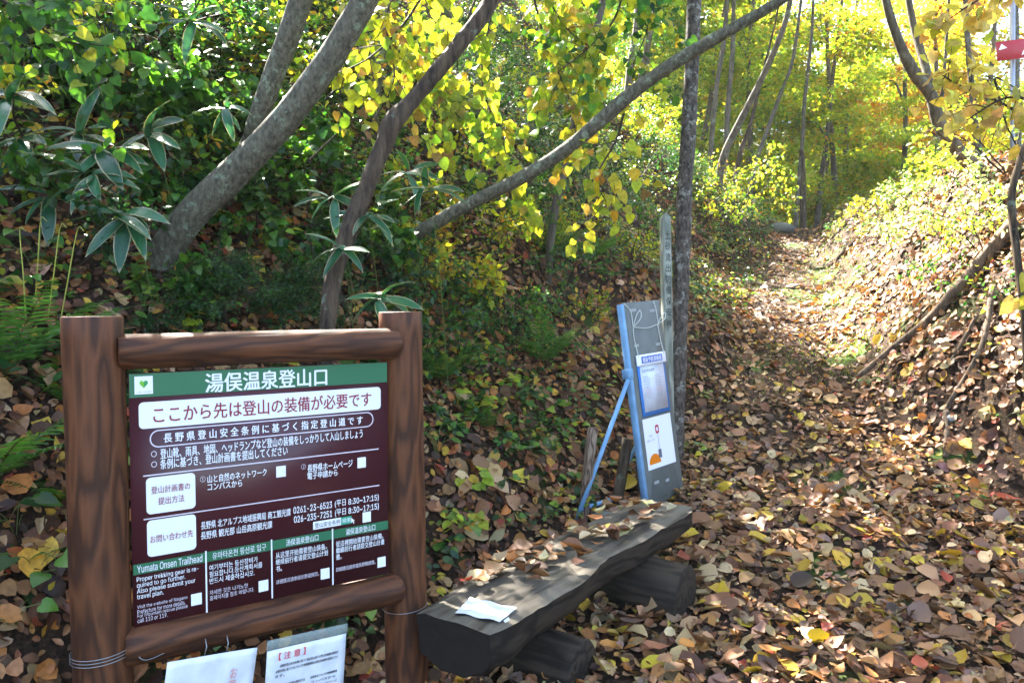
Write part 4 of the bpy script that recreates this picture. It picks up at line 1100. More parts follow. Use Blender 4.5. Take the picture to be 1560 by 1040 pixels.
# -- the trunks one can tell apart, left to right
T1 = [(238, 405, 4.25, 62), (285, 335, 4.2, 60), (345, 275, 4.15, 58), (405, 215, 4.1, 55), (460, 150, 4.05, 52), (512, 75, 4.0, 50), (556, 0, 3.95, 48), (590, -70, 3.9, 46)]
tree_thing('leaning_tree', 'thick smooth grey trunk leaning right across the upper left, spotted with pale lichen', T1, M_BARK_SMOOTH, 3.6, 1, 'mix', [(0, .4, .6), (1.2, .3, 1.2)], 1.1, seg=26, lump=.03)
T2 = [(330, 330, 4.9, 30), (372, 240, 4.75, 34), (392, 185, 4.6, 36), (415, 120, 4.55, 40), (440, 55, 4.5, 42), (462, -10, 4.45, 42), (490, -80, 4.4, 40)]
tree_thing('leaning_tree', 'slightly thinner grey trunk rising behind the thick leaning one, forking off towards upper left', T2, M_BARK_SMOOTH, 3.4, 2, 'green', [(0, .2, .5)], 1.1, seg=22, lump=.04)
T3 = [(497, 520, 3.9, 30), (508, 425, 3.95, 33), (530, 355, 4.0, 36), (552, 300, 4.05, 32), (583, 225, 4.1, 34), (600, 185, 4.12, 38), (640, 140, 4.2, 28), (690, 80, 4.25, 30), (730, 30, 4.3, 30), (762, -20, 4.35, 26), (800, -90, 4.4, 22)]
tree_thing('dead_tree', 'dark crooked dead trunk with peeling bark and lichen rising behind the sign\'s right half', T3, M_BARK_DARK, 1.6, 3, seg=18, lump=.12)
T4 = [(560, 400, 5.5, 16), (645, 350, 5.4, 24), (720, 308, 5.3, 25), (800, 268, 5.2, 25), (870, 222, 5.1, 26), (930, 170, 5.0, 27), (985, 125, 4.9, 26), (1050, 82, 4.8, 25), (1120, 42, 4.7, 22), (1190, 0, 4.6, 19), (1260, -50, 4.5, 16)]
tree_thing('leaning_tree', 'long thin lichen-grey trunk slanting low from the bank past the rough upright trunk', T4, M_BARK_SMOOTH, 2.2, 4, 'lime', [(.8, 0, .6)], .9, seg=18, lump=.06)
T5 = [(1027, 690, 5.6, 36), (1030, 620, 5.6, 32), (1034, 520, 5.6, 31), (1038, 420, 5.6, 30), (1042, 320, 5.6, 29), (1048, 220, 5.6, 28), (1053, 120, 5.6, 27), (1057, 20, 5.6, 26), (1060, -60, 5.6, 25)]
tree_thing('upright_tree', 'straight upright trunk with rough flaking bark and pale lichen behind the grey notice board', T5, M_BARK_ROUGH, 4.5, 5, 'yellow', [(-.6, .1, .9)], 1.0, seg=26, lump=.09,
           limbs=[[(1044, 150, 5.6, 10), (1010, 250, 5.7, 5)]] if False else ())
T6 = [(1092, 300, 10.5, 17), (1102, 240, 10.4, 15), (1125, 190, 10.3, 13), (1158, 125, 10.1, 12), (1183, 70, 9.9, 11), (1200, 20, 9.8, 10), (1210, -40, 9.7, 9)]
tree_thing('curved_tree', 'thin curved trunk lit along its left edge, beyond the left side of the path', T6, M_BARK_FAR, 3, 6, 'lime', [(0, 0, -.2)], 1.0, seg=12, lump=.05, auto=True)
T7 = [(1492, 262, 9.0, 30), (1462, 232, 8.9, 26), (1432, 190, 8.8, 24), (1418, 145, 8.75, 22), (1392, 110, 8.7, 22), (1370, 65, 8.65, 18), (1352, 10, 8.6, 15), (1340, -50, 8.6, 13)]
tree_thing('curved_tree', 'dark curved trunk sweeping up left from the crest of the right bank', T7, M_BARK_FAR, 3.2, 7, 'yellow', [(0, 0, .3)], .9, seg=14, lump=.05, auto=True,
           limbs=[[(1420, 150, 8.75, 14), (1412, 110, 8.8, 13), (1400, 70, 8.9, 12), (1393, 45, 8.95, 11), (1380, -20, 9.0, 9)]])
T8 = [(1492, 240, 12, 13), (1486, 190, 12, 12), (1480, 130, 12, 11), (1474, 60, 12, 10), (1470, -30, 12, 9)]
tree_thing('upright_tree', 'thin dark trunk upright behind the curved tree of the right bank', T8, M_BARK_FAR, 3, 8, 'orange', [(0, 0, 0)], 1.1, seg=10)
T9 = [(1560, 470, 5.0, 14), (1548, 380, 5.05, 15), (1541, 300, 5.1, 14), (1556, 240, 5.1, 13), (1580, 180, 5.1, 11)]
tree_thing('thin_tree', 'thin dark stem at the edge of the right bank below the pale yellow leaves', T9, M_BARK_DARK, 1.2, 9, seg=9, lump=.08)
for i, (lab, pts, mt) in enumerate([
    ('faint brown trunk upright between the rough trunk and the curved one', [(1106, 225, 14, 12), (1110, 150, 14, 11), (1116, 80, 14, 10), (1118, -20, 14, 9)], M_BARK_FAR),
    ('slender trunk tilted right just behind the curved trunk beyond the path', [(1150, 250, 13, 9), (1172, 190, 13, 9), (1190, 140, 13, 8), (1208, 90, 13, 7), (1222, -10, 13, 6)], M_BARK_FAR),
    ('short dark bent trunk low beside the curved trunk beyond the path', [(1128, 232, 10.2, 10), (1140, 200, 10.2, 9), (1148, 170, 10.2, 8), (1160, 120, 10.2, 6), (1180, 40, 10.2, 4)], M_BARK_DARK),
    ('dark upright trunk in shade left of the slanting trunk near the top', [(955, 150, 8.5, 16), (962, 90, 8.5, 16), (970, 40, 8.5, 15), (975, -30, 8.5, 14)], M_BARK_FAR),
    ('pale trunk standing in the yellow leaves between the two dark leaning trunks', [(568, 190, 7.0, 22), (575, 120, 7.0, 22), (584, 60, 7.0, 21), (592, -30, 7.0, 20)], M_BARK_SMOOTH),
    ('grey-brown trunk slanting right above the path\'s vanishing point', [(1215, 300, 18, 9), (1222, 220, 18, 8), (1226, 150, 18, 8), (1236, 60, 18, 7), (1240, -20, 18, 6)], M_BARK_FAR),
    ('broken brown snag standing at the far end of the path', [(1223, 265, 16.5, 12), (1222, 240, 16.5, 11), (1220, 228, 16.5, 8)], M_BARK_DARK),
    ('thin straight trunk far behind the crest beside the metal pole', [(1425, 250, 13.5, 8), (1430, 190, 13.5, 8), (1438, 120, 13.5, 7), (1446, -10, 13.5, 6)], M_BARK_FAR),
    ('broad pale trunk behind the metal pole at the right edge', [(1548, 220, 15, 20), (1546, 120, 15, 19), (1545, 20, 15, 18), (1545, -30, 15, 18)], M_BARK_SMOOTH),
    ('dark trunk low among the bushes left of the slanting trunk\'s middle', [(835, 430, 6.6, 16), (842, 340, 6.6, 18), (862, 240, 6.6, 18), (905, 60, 6.6, 16), (930, -40, 6.6, 14)], M_BARK_FAR),
    ('shaded brown trunk close left of the rough upright trunk', [(1085, 200, 12, 11), (1092, 130, 12, 10), (1102, 70, 12, 10), (1110, -20, 12, 9)], M_BARK_FAR)]):
    tree_thing('background_tree', lab, pts, mt, 0 if 'snag' in lab else 3, 20 + i, None if 'snag' in lab or 'bent' in lab else ('lime', 'mix', 'yellow')[i % 3], [(0, 0, 0)], 1.0, seg=9, lump=.05, group='background trunks', auto=True)

# -- trees of the forest with their crowns, nearest rows placed one by one
def forest_tree(label, x, y, h, cw, kind, seed, far=False, lean=0, low=.35, group='trees of the forest beyond the path'):
    rr = np.random.default_rng(seed); b = gz(x, y); t = thing('forest_tree', label, 'tree', tuple(b - (0, 0, .1)), group)
    path = bend_path((0, 0, 0), (lean + rr.normal(0, .06), rr.normal(0, .06), 1), h, 10, 0, .035, rr)
    m = MB(); m.tube(path, np.linspace(.035 + h * .008, .03, 11), 8, .05, seed=seed); m.build('trunk', M_BARK_FAR, t, True)
    cs = 3
    for k in range(cs):
        f = low + (1.02 - low) * (k + .5) / cs; p = path[min(int(f * 10), 10)]
        a = rr.uniform(0, 6.28); off = np.array([math.cos(a), math.sin(a), 0]) * cw * .35
        q = p + off; m = MB(); m.tube(smooth_path([p - (0, 0, .4), p + off * .5, q], 6), [.03, .026, .02, .016, .012, .008], 5); m.build('limb', M_BARK_FAR, t, True)
        me = FAR_CROWNS[kind][0] if far else CROWNS[kind][k % 2][0]
        o = link('crown', me, t); o.location = q; o.rotation_euler = (rr.normal(0, .12), rr.normal(0, .12), rr.uniform(0, 6.28)); s = cw / (2.6 if far else 2.0) * rr.uniform(.75, 1.05); o.scale = (s, s, s * rr.uniform(.7, .95))
    return t
CAN = [  # x, y, height, crown half width, kind, lowest foliage, label
    (5.2, 17.5, 5.0, 1.5, 'lime', .10, 'bright lime understorey tree filling the far end of the path'),
    (7.0, 18.5, 6.0, 1.8, 'mix', .12, 'mixed green and yellow tree just right of the path\'s far end'),
    (2.6, 17.0, 5.5, 1.5, 'lime', .2, 'lime tree on the left slope just before the path bends'),
    (9.0, 17.0, 5.5, 1.5, 'orange', .35, 'orange-tinged maple behind the crest of the right bank'),
    (6.3, 22, 9, 2.3, 'mix', .15, 'tall yellow-green tree above the far bend of the path'),
    (9.6, 23, 9, 2.4, 'lime', .2, 'tall lime tree right of the far bend under the brightest sky'),
    (2.6, 19, 8, 2.2, 'green', .25, 'green tree high on the left slope above the curved trunk'),
    (12.0, 21, 8, 2.3, 'yellow', .25, 'yellow tree behind the metal pole'),
    (-2.6, 15.5, 6, 1.6, 'lime', .35, 'lime-leaved tree behind the rough upright trunk'),
    (-1.0, 11.0, 6.5, 1.7, 'mix', .35, 'yellow-green tree in shade left of the slanting trunk'),
    (-3.2, 10.0, 6, 1.7, 'green', .35, 'green tree on the dark slope between the leaning trunks'),
    (-5.5, 9.5, 6, 1.8, 'deep', .3, 'dark green tree at the top left corner'),
    (3.0, 26, 12, 2.6, 'yellow', .3, 'pale yellow tree far behind the curved trunk'),
    (14.5, 26, 10, 2.6, 'orange', .3, 'orange tree furthest right behind the bank'),
    (4.6, 20.5, 8, 2.1, 'lime', .12, 'tall lime tree closing the gap behind the curved trunk beyond the path'),
    (8.2, 20.2, 7.5, 2.0, 'mix', .12, 'yellow-green tree closing the gap right of the path\'s far end'),
    (6.0, 27, 12, 2.8, 'lime', .25, 'tallest lime tree standing straight over the path\'s far end'),
    (7.2, 14.6, 3.0, 1.0, 'lime', .15, 'small lime sapling where the crest meets the far path'),
]
for i, (x, y, h, cw, kd, low, lab) in enumerate(CAN): forest_tree(lab, x, y, h, cw, kd, 200 + i, y > 20 and kd in FAR_CROWNS, 0, low)
rr = np.random.default_rng(4)
fk = ['lime', 'mix', 'orange', 'green']
n_far = 0
for row, (y0, cnt) in enumerate(((30, 9), (38, 10), (48, 11))):
    for k in range(cnt):
        px = 640 + (1620 - 640) * (k + rr.uniform(.2, .8)) / cnt; y = y0 + rr.uniform(-3, 3); x = (px - 780) / FPX * y
        sec = 'behind the rough upright trunk' if px < 1080 else 'over the path\'s far end' if px < 1330 else 'behind the curved tree of the right bank'; rw = ('nearest', 'middle', 'hindmost')[row]
        forest_tree('yellow-green tree, ' + rw + ' row of far forest ' + sec, x, y, rr.uniform(9, 12) * (1 if px < 1250 else .62), rr.uniform(2.4, 3.2), fk[int(rr.choice(4, p=[.35, .35, .15, .15]))], 300 + n_far, True, 0, .12, 'far forest, ' + rw + ' row, ' + sec); n_far += 1


# ------------------------------------------------------------------ shrubs, ferns, bamboo grass and herbs of the left bank
SH_ = [ # px, py of foot, height, spread, palette, leaves, leaf size, template, name, category, label
    (30, 130, .75, .55, GREEN, 520, .055, T_GREEN, 'broad-leaved green shrub in the upper left corner'),
    (120, 90, .8, .6, MIXY, 420, .055, T_GREEN, 'shrub of yellow-green leaves right of the upper left corner, one spray sunlit'),
    (235, 120, .9, .6, DEEP, 420, .06, T_GREEN, 'dark leafy shrub in shade between the corner shrub and the thin forked trunk'),
    (30, 330, .5, .5, GREEN, 300, .05, T_HEART, 'low green shrub at the left edge under the upper bamboo grass'),
    (110, 400, .45, .45, DEEP, 340, .05, T_GREEN, 'dark green low shrub left of the thick trunk\'s foot'),
    (330, 130, .6, .5, GREEN, 320, .055, T_HEART, 'green shrub with round leaves left of the thinner grey trunk'),
    (300, 300, .45, .4, GREEN, 260, .05, T_HEART, 'small round-leaved green shrub partly hidden by the thick leaning trunk'),
    (395, 360, .55, .55, GREEN, 620, .062, T_HEART, 'round-leaved bright green shrub right of the thick trunk, over the conifer'),
    (455, 300, .55, .5, GREEN, 460, .06, T_HEART, 'bright green shrub between the thick trunk and the dead trunk'),
    (460, 180, .7, .5, MIXY, 380, .055, T_GREEN, 'yellow-green shrub high between the thick trunk and the dead trunk'),
    (520, 110, .8, .6, YELLOW, 260, .055, T_HEART, 'yellow shrub at the top between the thick trunk and the dead trunk'),
    (600, 400, .5, .4, MIXY, 300, .045, T_GREEN, 'small mixed shrub at the foot of the slanting trunk'),
    (650, 440, .42, .36, YELLOW, 360, .055, T_HEART, 'golden yellow shrub right of the dead trunk above the sign\'s right post'),
    (560, 300, .6, .5, GREEN, 360, .05, T_GREEN, 'green shrub behind the dead trunk\'s bend'),
    (680, 260, .7, .6, MIXY, 460, .055, T_GREEN, 'yellow-green shrub in the middle of the bank above the slanting trunk'),
    (610, 190, .8, .6, MIXY, 320, .055, T_HEART, 'lime shrub right of the dead trunk near the top'),
    (700, 150, .9, .7, GREEN, 460, .055, T_GREEN, 'green shrub high above the slanting trunk under the hanging lime branches'),
    (815, 360, .40, .34, LIME, 700, .032, T_GREEN, 'fine-leaved bright lime bush just under the slanting trunk'),
    (745, 250, .7, .55, DEEP, 420, .055, T_GREEN, 'dark shrub behind the hanging yellow leaves'),
    (905, 340, .85, .5, DEEP, 900, .035, T_GREEN, 'dark fine-leaved evergreen bush below the slanting trunk near the upright trunk'),
    (960, 290, .8, .5, DEEP, 620, .04, T_GREEN, 'deep green bush left of the weathered post'),
    (985, 230, .8, .6, MIXY, 620, .05, T_GREEN, 'yellow-green shrub left of the rough trunk under the slanting one'),
    (820, 180, .9, .7, MIXY, 520, .05, T_GREEN, 'yellow-green shrub on the slope behind the hanging branches'),
    (900, 120, 1.0, .7, GREEN, 520, .05, T_GREEN, 'green shrub high on the slope left of the rough trunk'),
    (985, 140, 1.1, .8, LIME, 620, .05, T_GREEN, 'lime shrub near the top just left of the rough trunk'),
    (700, 480, .40, .34, GREEN, 420, .036, T_GREEN, 'small green shrub right of the sign\'s right post top'),
    (780, 500, .36, .42, GREEN, 420, .034, T_GREEN, 'feathery green shrub above the central fern'),
    (860, 430, .45, .40, GREEN, 420, .036, T_GREEN, 'green shrub below the evergreen bush left of the weathered post'),
    (950, 410, .45, .38, MIXY, 360, .036, T_GREEN, 'small yellow-green shrub close left of the weathered post'),
    (590, 470, .5, .45, DEEP, 420, .045, T_GREEN, 'deep green shrub behind the sign\'s right post'),
    (1075, 250, 1.0, .7, LIME, 620, .06, T_GREEN, 'lime shrub at the foot of the curved trunk beyond the path'),
    (1120, 330, 1.0, .8, MIXY, 620, .06, T_GREEN, 'yellow-green shrub left of the far path'),
    (1180, 320, 1.1, .9, MIXY, 720, .07, T_GREEN, 'bushy yellow-green shrub behind the dark rock at the far path'),
    (1250, 330, 1.3, 1.0, LIME, 820, .07, T_GREEN, 'dense lime shrub at the far bend of the path'),
    (720, 545, .28, .34, GREEN, 300, .034, T_GREEN, 'low green bush in the litter between the sign and the central fern'),
    (775, 470, .34, .40, GREEN, 420, .034, T_GREEN, 'feathery green bush directly above the central fern'),
    (880, 480, .30, .36, MIXY, 320, .032, T_GREEN, 'small mixed bush between the central fern and the grey notice board'),
    (940, 360, .5, .45, GREEN, 460, .036, T_GREEN, 'green bush at the left of the weathered post\'s upper half'),
    (690, 640, .18, .24, GREEN, 160, .04, T_HEART, 'low leafy clump beside the right sign post at half its height'),
    (262, 440, .24, .34, GREEN, 300, .05, T_HEART, 'low green shrub hiding the foot of the thick leaning trunk'),
    (200, 190, .6, .6, GREEN, 420, .075, T_HEART, 'large-leaved green shrub behind the glossy bamboo grass'),
    (270, 230, .5, .5, GREEN, 380, .07, T_HEART, 'round-leaved shrub just left of the thick trunk\'s middle'),
    (60, 240, .6, .6, MIXY, 380, .06, T_GREEN, 'mixed shrub at the left between the two bamboo grasses'),
    (330, 60, .8, .6, MIXY, 420, .065, T_GREEN, 'yellow-green shrub at the top left of the thinner grey trunk'),
    (540, 400, .45, .4, GREEN, 420, .055, T_HEART, 'bright green shrub right beside the dead trunk\'s lower part'),
    (610, 330, .5, .45, MIXY, 420, .055, T_GREEN, 'yellowing shrub at the lowest visible stretch of the slanting trunk'),
    (740, 400, .45, .45, MIXY, 460, .045, T_GREEN, 'yellow-green bush below the middle of the slanting trunk'),
    (760, 330, .5, .5, GREEN, 460, .045, T_GREEN, 'green bush touching the underside of the slanting trunk'),
    (650, 520, .35, .35, GREEN, 320, .045, T_GREEN, 'low green bush against the top of the right sign post'),
    (1070, 340, .55, .45, MIXY, 320, .05, T_GREEN, 'small yellow-green shrub right of the rough trunk'),
]
for i, (px, py, h, sp, pal, n, sz, tp, lab) in enumerate(SH_):
    shrub('shrub', lab, 'shrub', G(px, py, 25), h, sp, pal, int(n * 1.7), sz, 500 + i, tp, M_LEAF if pal in (GREEN, DEEP) else M_THIN, 4, (.12, -.25), .35, group='shrubs of the left bank and far path')
# conifer-like evergreen sapling with flat needle sprays behind the sign
def conifer(label, base, h, spread, seed):
    rr = np.random.default_rng(seed); t = thing('conifer_sapling', label, 'conifer', tuple(base)); segs = []; tips = []
    grow(np.zeros(3), (0.05, -.2, 1), h, .012, 1, rr, segs, tips, (4,), .5, 0)
    m_ = segs[0][0]
    for k in range(26):
        f = .12 + .88 * k / 26; p = m_[min(int(f * 7), 7)]; a = rr.uniform(0, 6.28); L = spread * (1.1 - f * .7) * rr.uniform(.7, 1.1)
        grow(p, (math.cos(a), math.sin(a) - .25, .15), L, .005, 1, rr, segs, tips, (7,), .75, .45, 0, .15)
    tubes('stem', segs, M_TWIG, t, .0012, 5)
    n = 9000; lens = np.array([len(p) for p in tips], float); v, tt, c = leaves_on(tips, n, rr, .018, DEEP + [(2, (.05, .13, .025))], T_QUAD, .1, flat_up=1.2, jit=.012)
    foliage('foliage', (v, tt, c), M_LEAF, t); return t
conifer('fine-needled evergreen sapling spreading flat sprays behind the sign\'s top rail', G(345, 500) , .42, .42, 31)
conifer('second fine-needled evergreen sapling, nearer the dead trunk\'s foot', G(445, 490), .40, .36, 32)

FERNS = [('large fern arching out at the left edge beside the sign post top', 5, 580, 9, .52, .8), ('fern half cut by the left frame edge at mid height of the sign', -15, 740, 8, .42, .8),
         ('upright fern tuft growing on bare litter right of the sign', 828, 560, 9, .46, .95), ('fern fanning out behind the sign\'s right post', 668, 585, 8, .34, .9),
         ('wide arching fern left of the weathered post under the evergreen bush', 900, 400, 9, .4, .9), ('fern on the slope left of the wide arching one', 845, 395, 7, .42, .9),
         ('small fern half way between the right sign post and the stakes', 742, 660, 6, .22, 1.2), ('little fern beside the left sign post at half its height', 95, 770, 6, .22, .9),
         ('fern below the little round-leaved plants of the left edge', 100, 620, 6, .24, .9), ('fern in the gloom left of the dead trunk\'s foot', 600, 520, 7, .3, .9)]
for i, (lab, px, py, nf, L, rise) in enumerate(FERNS): fern(lab, G(px, py), max(5, nf - 1), L * 1.3, 700 + i, rise=rise, yaw=-1.2, arc=4.6)

SAS = [(165, 232, 3.9, 8, .24, 'bamboo grass whose glossy leaves catch white light, left of the thick trunk'), (225, 205, 4.0, 7, .24, 'bamboo grass just above the glossy one, behind the thick trunk\'s left side'),
       (120, 205, 4.05, 6, .22, 'bamboo grass left of the glossy one'), (190, 330, 3.7, 9, .23, 'bamboo grass with wide pale-edged leaves low beside the thick trunk\'s foot'),
       (15, 150, 3.7, 7, .24, 'bamboo grass cut by the left frame edge near the top'), (140, 265, 3.8, 7, .22, 'bamboo grass hanging between the glossy and the pale-edged one'),
       (345, 165, 4.3, 6, .16, 'small bamboo grass in front of the thinner grey trunk'), (290, 30, 4.6, 6, .20, 'bamboo grass near the top left of the thinner trunk'),
       (582, 452, 3.9, 6, .18, 'bamboo grass directly behind the sign\'s right post'), (655, 285, 4.3, 6, .19, 'dark upright bamboo grass under the slanting trunk\'s lower end'),
       (628, 262, 4.5, 5, .18, 'bamboo grass right of the dead trunk\'s bend'), (505, 300, 4.1, 5, .17, 'pale-edged bamboo grass between the two leaning trunks'),
       (560, 330, 4.0, 6, .18, 'bamboo grass crossing the dead trunk\'s lower part'), (75, 300, 3.9, 5, .2, 'bamboo grass in the shade above the thin stalks'),
       (520, 375, 3.85, 4, .17, 'drooping bamboo grass left of the dead trunk\'s foot'), (35, 215, 4.0, 6, .22, 'bamboo grass just below the one at the upper left edge')]
for i, (px, py, d, nl, L, lab) in enumerate(SAS): sasa(lab, px, py, d, nl + 1, L * 1.2, 800 + i, fan=R.normal(0, .5))

HERBS = [(25, 825, 5, .085, .12, 'round-leaved plant at the left edge, uppermost of the low ones'), (55, 872, 6, .095, .12, 'largest round-leaved plant near the left sign post'), (8, 800, 4, .09, .1, 'round-leaved plant cut by the left frame edge'),
         (20, 965, 6, .085, .1, 'round-leaved plant in the bottom left corner'), (60, 430, 5, .09, .25, 'single broad leaves standing above the left fern'), (665, 700, 9, .06, .2, 'bright leafy plant against the right sign post'),
         (690, 670, 8, .05, .15, 'pale green leafy plant above the one by the right sign post'), (840, 790, 6, .05, .08, 'green leaves low at the foot of the blue support leg'), (760, 745, 7, .05, .07, 'dark lobed green plant below the small central fern'),
         (1052, 690, 7, .06, .10, 'green leafy plant at the foot of the rough trunk'), (1085, 700, 6, .055, .08, 'yellow-green plant right of the rough trunk\'s foot'), (745, 600, 4, .06, .08, 'pale lone seedling in the litter right of the sign'),
         (825, 640, 5, .07, .12, 'seedling with long pale leaves in the middle of the litter slope'), (800, 625, 4, .06, .08, 'small drooping seedling beside the long-leaved one'), (880, 600, 4, .055, .08, 'seedling left of the grey notice board'),
         (700, 790, 5, .05, .06, 'small green plant in the litter beyond the bench\'s near end'), (770, 800, 5, .05, .06, 'small green plant in the litter behind the bench'), (565, 950, 5, .12, .22, 'big bright green leaves glowing under the sign\'s right end'),
         (345, 985, 4, .07, .08, 'green leaves just under the lower rail of the sign'), (1460, 755, 6, .06, .06, 'low green plant in the litter at the right bank\'s foot'), (1320, 585, 6, .05, .06, 'small green plant at the lower tip of the long fallen branch'),
         (1530, 640, 5, .05, .06, 'green sprig in the litter near the right frame edge'), (220, 480, 7, .055, .18, 'yellow-green leaves rising over the sign\'s top rail beside the left post'), (1500, 545, 5, .06, .12, 'light green sprig standing by the forked fallen branch'),
         (940, 640, 4, .05, .06, 'tiny plant behind the reddish stake'), (100, 880, 4, .07, .1, 'green plant close to the left sign post near the ground')]
for i, (px, py, nl, sz, h, lab) in enumerate(HERBS):
    herb(lab, G(px, py), nl, sz, h, 900 + i, LIME if any(w in lab for w in ('pale', 'yellow', 'light')) else GREEN if i != 17 else [(1, (.14, .36, .02))], T_HEART if 'round' in lab or i % 2 == 0 else T_GREEN, .11 if sz < .08 else .13, 'low leafy plants')  # the big leaves under the sign get their own brighter green
# thin straw-green stalks at the left edge
for i, (x0, y0, x1, y1) in enumerate([(52, 490, 62, 335), (72, 500, 92, 345), (88, 520, 118, 350), (40, 500, 30, 350)]):
    b = G(x0, y0); tp = P(x1, y1, b[1] - .12); m = MB(); m.tube(smooth_path([b, (b + tp) / 2 + (.02, -.03, .02), tp, tp + (.05, -.04, -.01)], 12), np.linspace(.0035, .0015, 12), 5)
    tag(m.build('grass_stalk', plain('straw stalk', (.32, .33, .06), .5, .3) if i == 0 else bpy.data.materials['straw stalk'], None, True), ('leftmost thin stalk', 'second thin stalk from the left', 'rightmost thin stalk', 'stalk')[i] + ' standing above the large fern beside the left post' if i < 3 else 'bent thin stalk nearest the left frame edge above the large fern', 'stalk', 'thin stalks')

def build_undergrowth():
    rr = np.random.default_rng(55); N = 30000
    d = np.sqrt(rr.uniform(3.2 ** 2, 16 ** 2, N)); px = rr.uniform(-40, 1600, N); x = (px - 780) / FPX * d; y = d
    zt, s, hl, t, hr = bank_parts(x, y); z = Z(x, y); _, qy, _ = proj(np.stack([x, y, z], -1))
    dens = np.where(s > 1.35, 1.0, np.clip((s - .1) * 1.1, 0, .95)) * np.clip(vnoise(x, y, .9) * 2.4 - .42, 0.06, 1)
    dens = np.where((t > .35), .34 * np.clip(vnoise(x, y, 1.2) * 2 - .5, .05, 1) * np.clip((y - 6) / 2, .15, 1), dens)
    dens = dens * np.where(px < 620, 1.5, 1)
    ok = (rr.random(N) < dens * ip(d, [3, 7, 16], [.5, .8, 1])) & (qy > -80) & (qy < 1100)
    x, y, z, s, t, px = x[ok], y[ok], z[ok], s[ok], t[ok], px[ok]; n = len(x)
    k = rr.integers(7, 20, n); idx = np.repeat(np.arange(n), k); M = len(idx)
    r = rr.uniform(.05, .17, n)[idx]; hgt = (rr.uniform(.05, .32, n) * np.where(s > 1.5, 1.15, .55))[idx]
    a = rr.uniform(0, 6.28, M); rd = np.sqrt(rr.random(M)) * r
    pos = np.stack([x[idx] + np.cos(a) * rd, y[idx] + np.sin(a) * rd, z[idx] + hgt * rr.uniform(.25, 1.05, M)], -1)
    D = np.stack([np.cos(a), np.sin(a) - .3, rr.normal(-.3, .3, M)], -1); nv = np.stack([rr.normal(0, .35, M), rr.normal(-.35, .35, M), np.ones(M)], -1)
    tone = rr.random(n); pt = np.where(tone < .5, 0, np.where(tone < .72, 1, np.where(tone < .88, 2, 3)))[idx]
    pt = np.where((t[idx] > .3), np.where(rr.random(n)[idx] < .6, 2, 0), pt)
    cols = [pick(q, M, rr) for q in (GREEN, DEEP, MIXY, LIME)]; col = np.choose(pt[:, None], cols)
    sz = (rr.uniform(.030, .066, n) * np.where(px < 640, 1.3, 1))[idx] * rr.uniform(.7, 1.2, M); near = y[idx] < 6
    fr = frames(D, nv); VV, TT, CC = [], [], []; off = 0
    for sel, tp in ((near & (idx % 3 == 0), T_HEART), (near & (idx % 3 > 0), T_GREEN), (~near, T_QUAD)):
        v, tt, c = leaves_arrays(tp, pos[sel], fr[sel], sz[sel], col[sel], rr=rr); VV.append(v); TT.append(tt + off); CC.append(c); off += len(v)
    o = link('undergrowth', mesh_from('undergrowth', np.concatenate(VV), np.concatenate(TT), np.concatenate(CC), False, [M_LEAF]))
    tag(o, 'tangle of small green and yellowing herbs over the banks', kind='stuff')
    # bare twigs and dead stems through the herbs
    m = MB()
    for j in rr.choice(n, 520, replace=False):
        b = np.array([x[j], y[j], z[j] - .02]); dd = rand_unit(1, rr)[0] * (1, .6, .3) + (0, 0, rr.uniform(.1, 1.0)); L = rr.uniform(.15, .6)
        m.tube(bend_path(b, dd, L, 5, .2, .14, rr), np.linspace(rr.uniform(.002, .005), .001, 6), 4, cap=False)
    tag(m.build('dead_twigs', M_STICK, None, True), 'thin dead twigs standing and lying among the herbs', kind='stuff')
    # moss tufts on the trail's right edge
    N = 90000; y = rr.uniform(5.0, 14, N); x = rr.uniform(-1, 7, N); mm = moss_mask(x, y); ok = rr.random(N) < mm * .8; x, y = x[ok], y[ok]; n = len(x)
    pos = np.stack([x, y, Z(x, y)], -1); D = rr.normal(0, .5, (n, 3)) + (0, 0, 1.0); nv = rr.normal(0, 1, (n, 3))
    v, tt, c = leaves_arrays(T_QUAD, pos, frames(D, nv), rr.uniform(.014, .036, n), pick([(3, (.09, .17, .015)), (2, (.15, .22, .02)), (1, (.24, .25, .04))], n, rr), np.full(n, .5), rr=rr)
    tag(link('moss', mesh_from('moss', v, tt, c, False, [M_LEAF])), 'patches of moss and fine grass along the path\'s edge', kind='stuff')
build_undergrowth()

# ------------------------------------------------------------------ hanging branches of big thin leaves
def pixel_branch(name, label, cat, lines, pal, n, size, seed, temps=T_HEART, side=.36, hang=.7, mat=None, group=None, face=(0, -.8, 0), sub=12):
    rr = np.random.default_rng(seed); L0 = P(*lines[0][0]); t = thing(name, label, cat, tuple(L0), group); tips = []
    for li, ln in enumerate(lines):
        path = smooth_path([P(*q) - L0 for q in ln], 18); segs = [(path, np.linspace(.009, .003, 18), 0)]
        tips.append(path[4:])
        for k in range(sub):
            j = int(rr.integers(2, 17)); tg = path[min(j + 1, 17)] - path[j]; tg /= np.linalg.norm(tg) + 1e-9; sd = np.cross(tg, (0, 1, 0)) * (1 if k % 2 else -1)
            pth = bend_path(path[j], tg * .6 + sd + rr.normal(0, .35, 3), side * rr.uniform(.6, 1.3), 6, .8, .1, rr); segs.append((pth, np.linspace(.003, .0012, 7), 0)); tips.append(pth)
        tubes('twig', segs, M_TWIG, t, .0012, 6)
    foliage('foliage', leaves_on(tips, n, rr, size, pal, temps, hang, face=face, flat_up=.35, jit=.035), mat or M_THIN, t); return t
LIMEY = [(4, (.26, .33, .02)), (3, (.36, .36, .025)), (2, (.17, .28, .02)), (1, (.42, .33, .03)), (.4, (.3, .17, .04))]
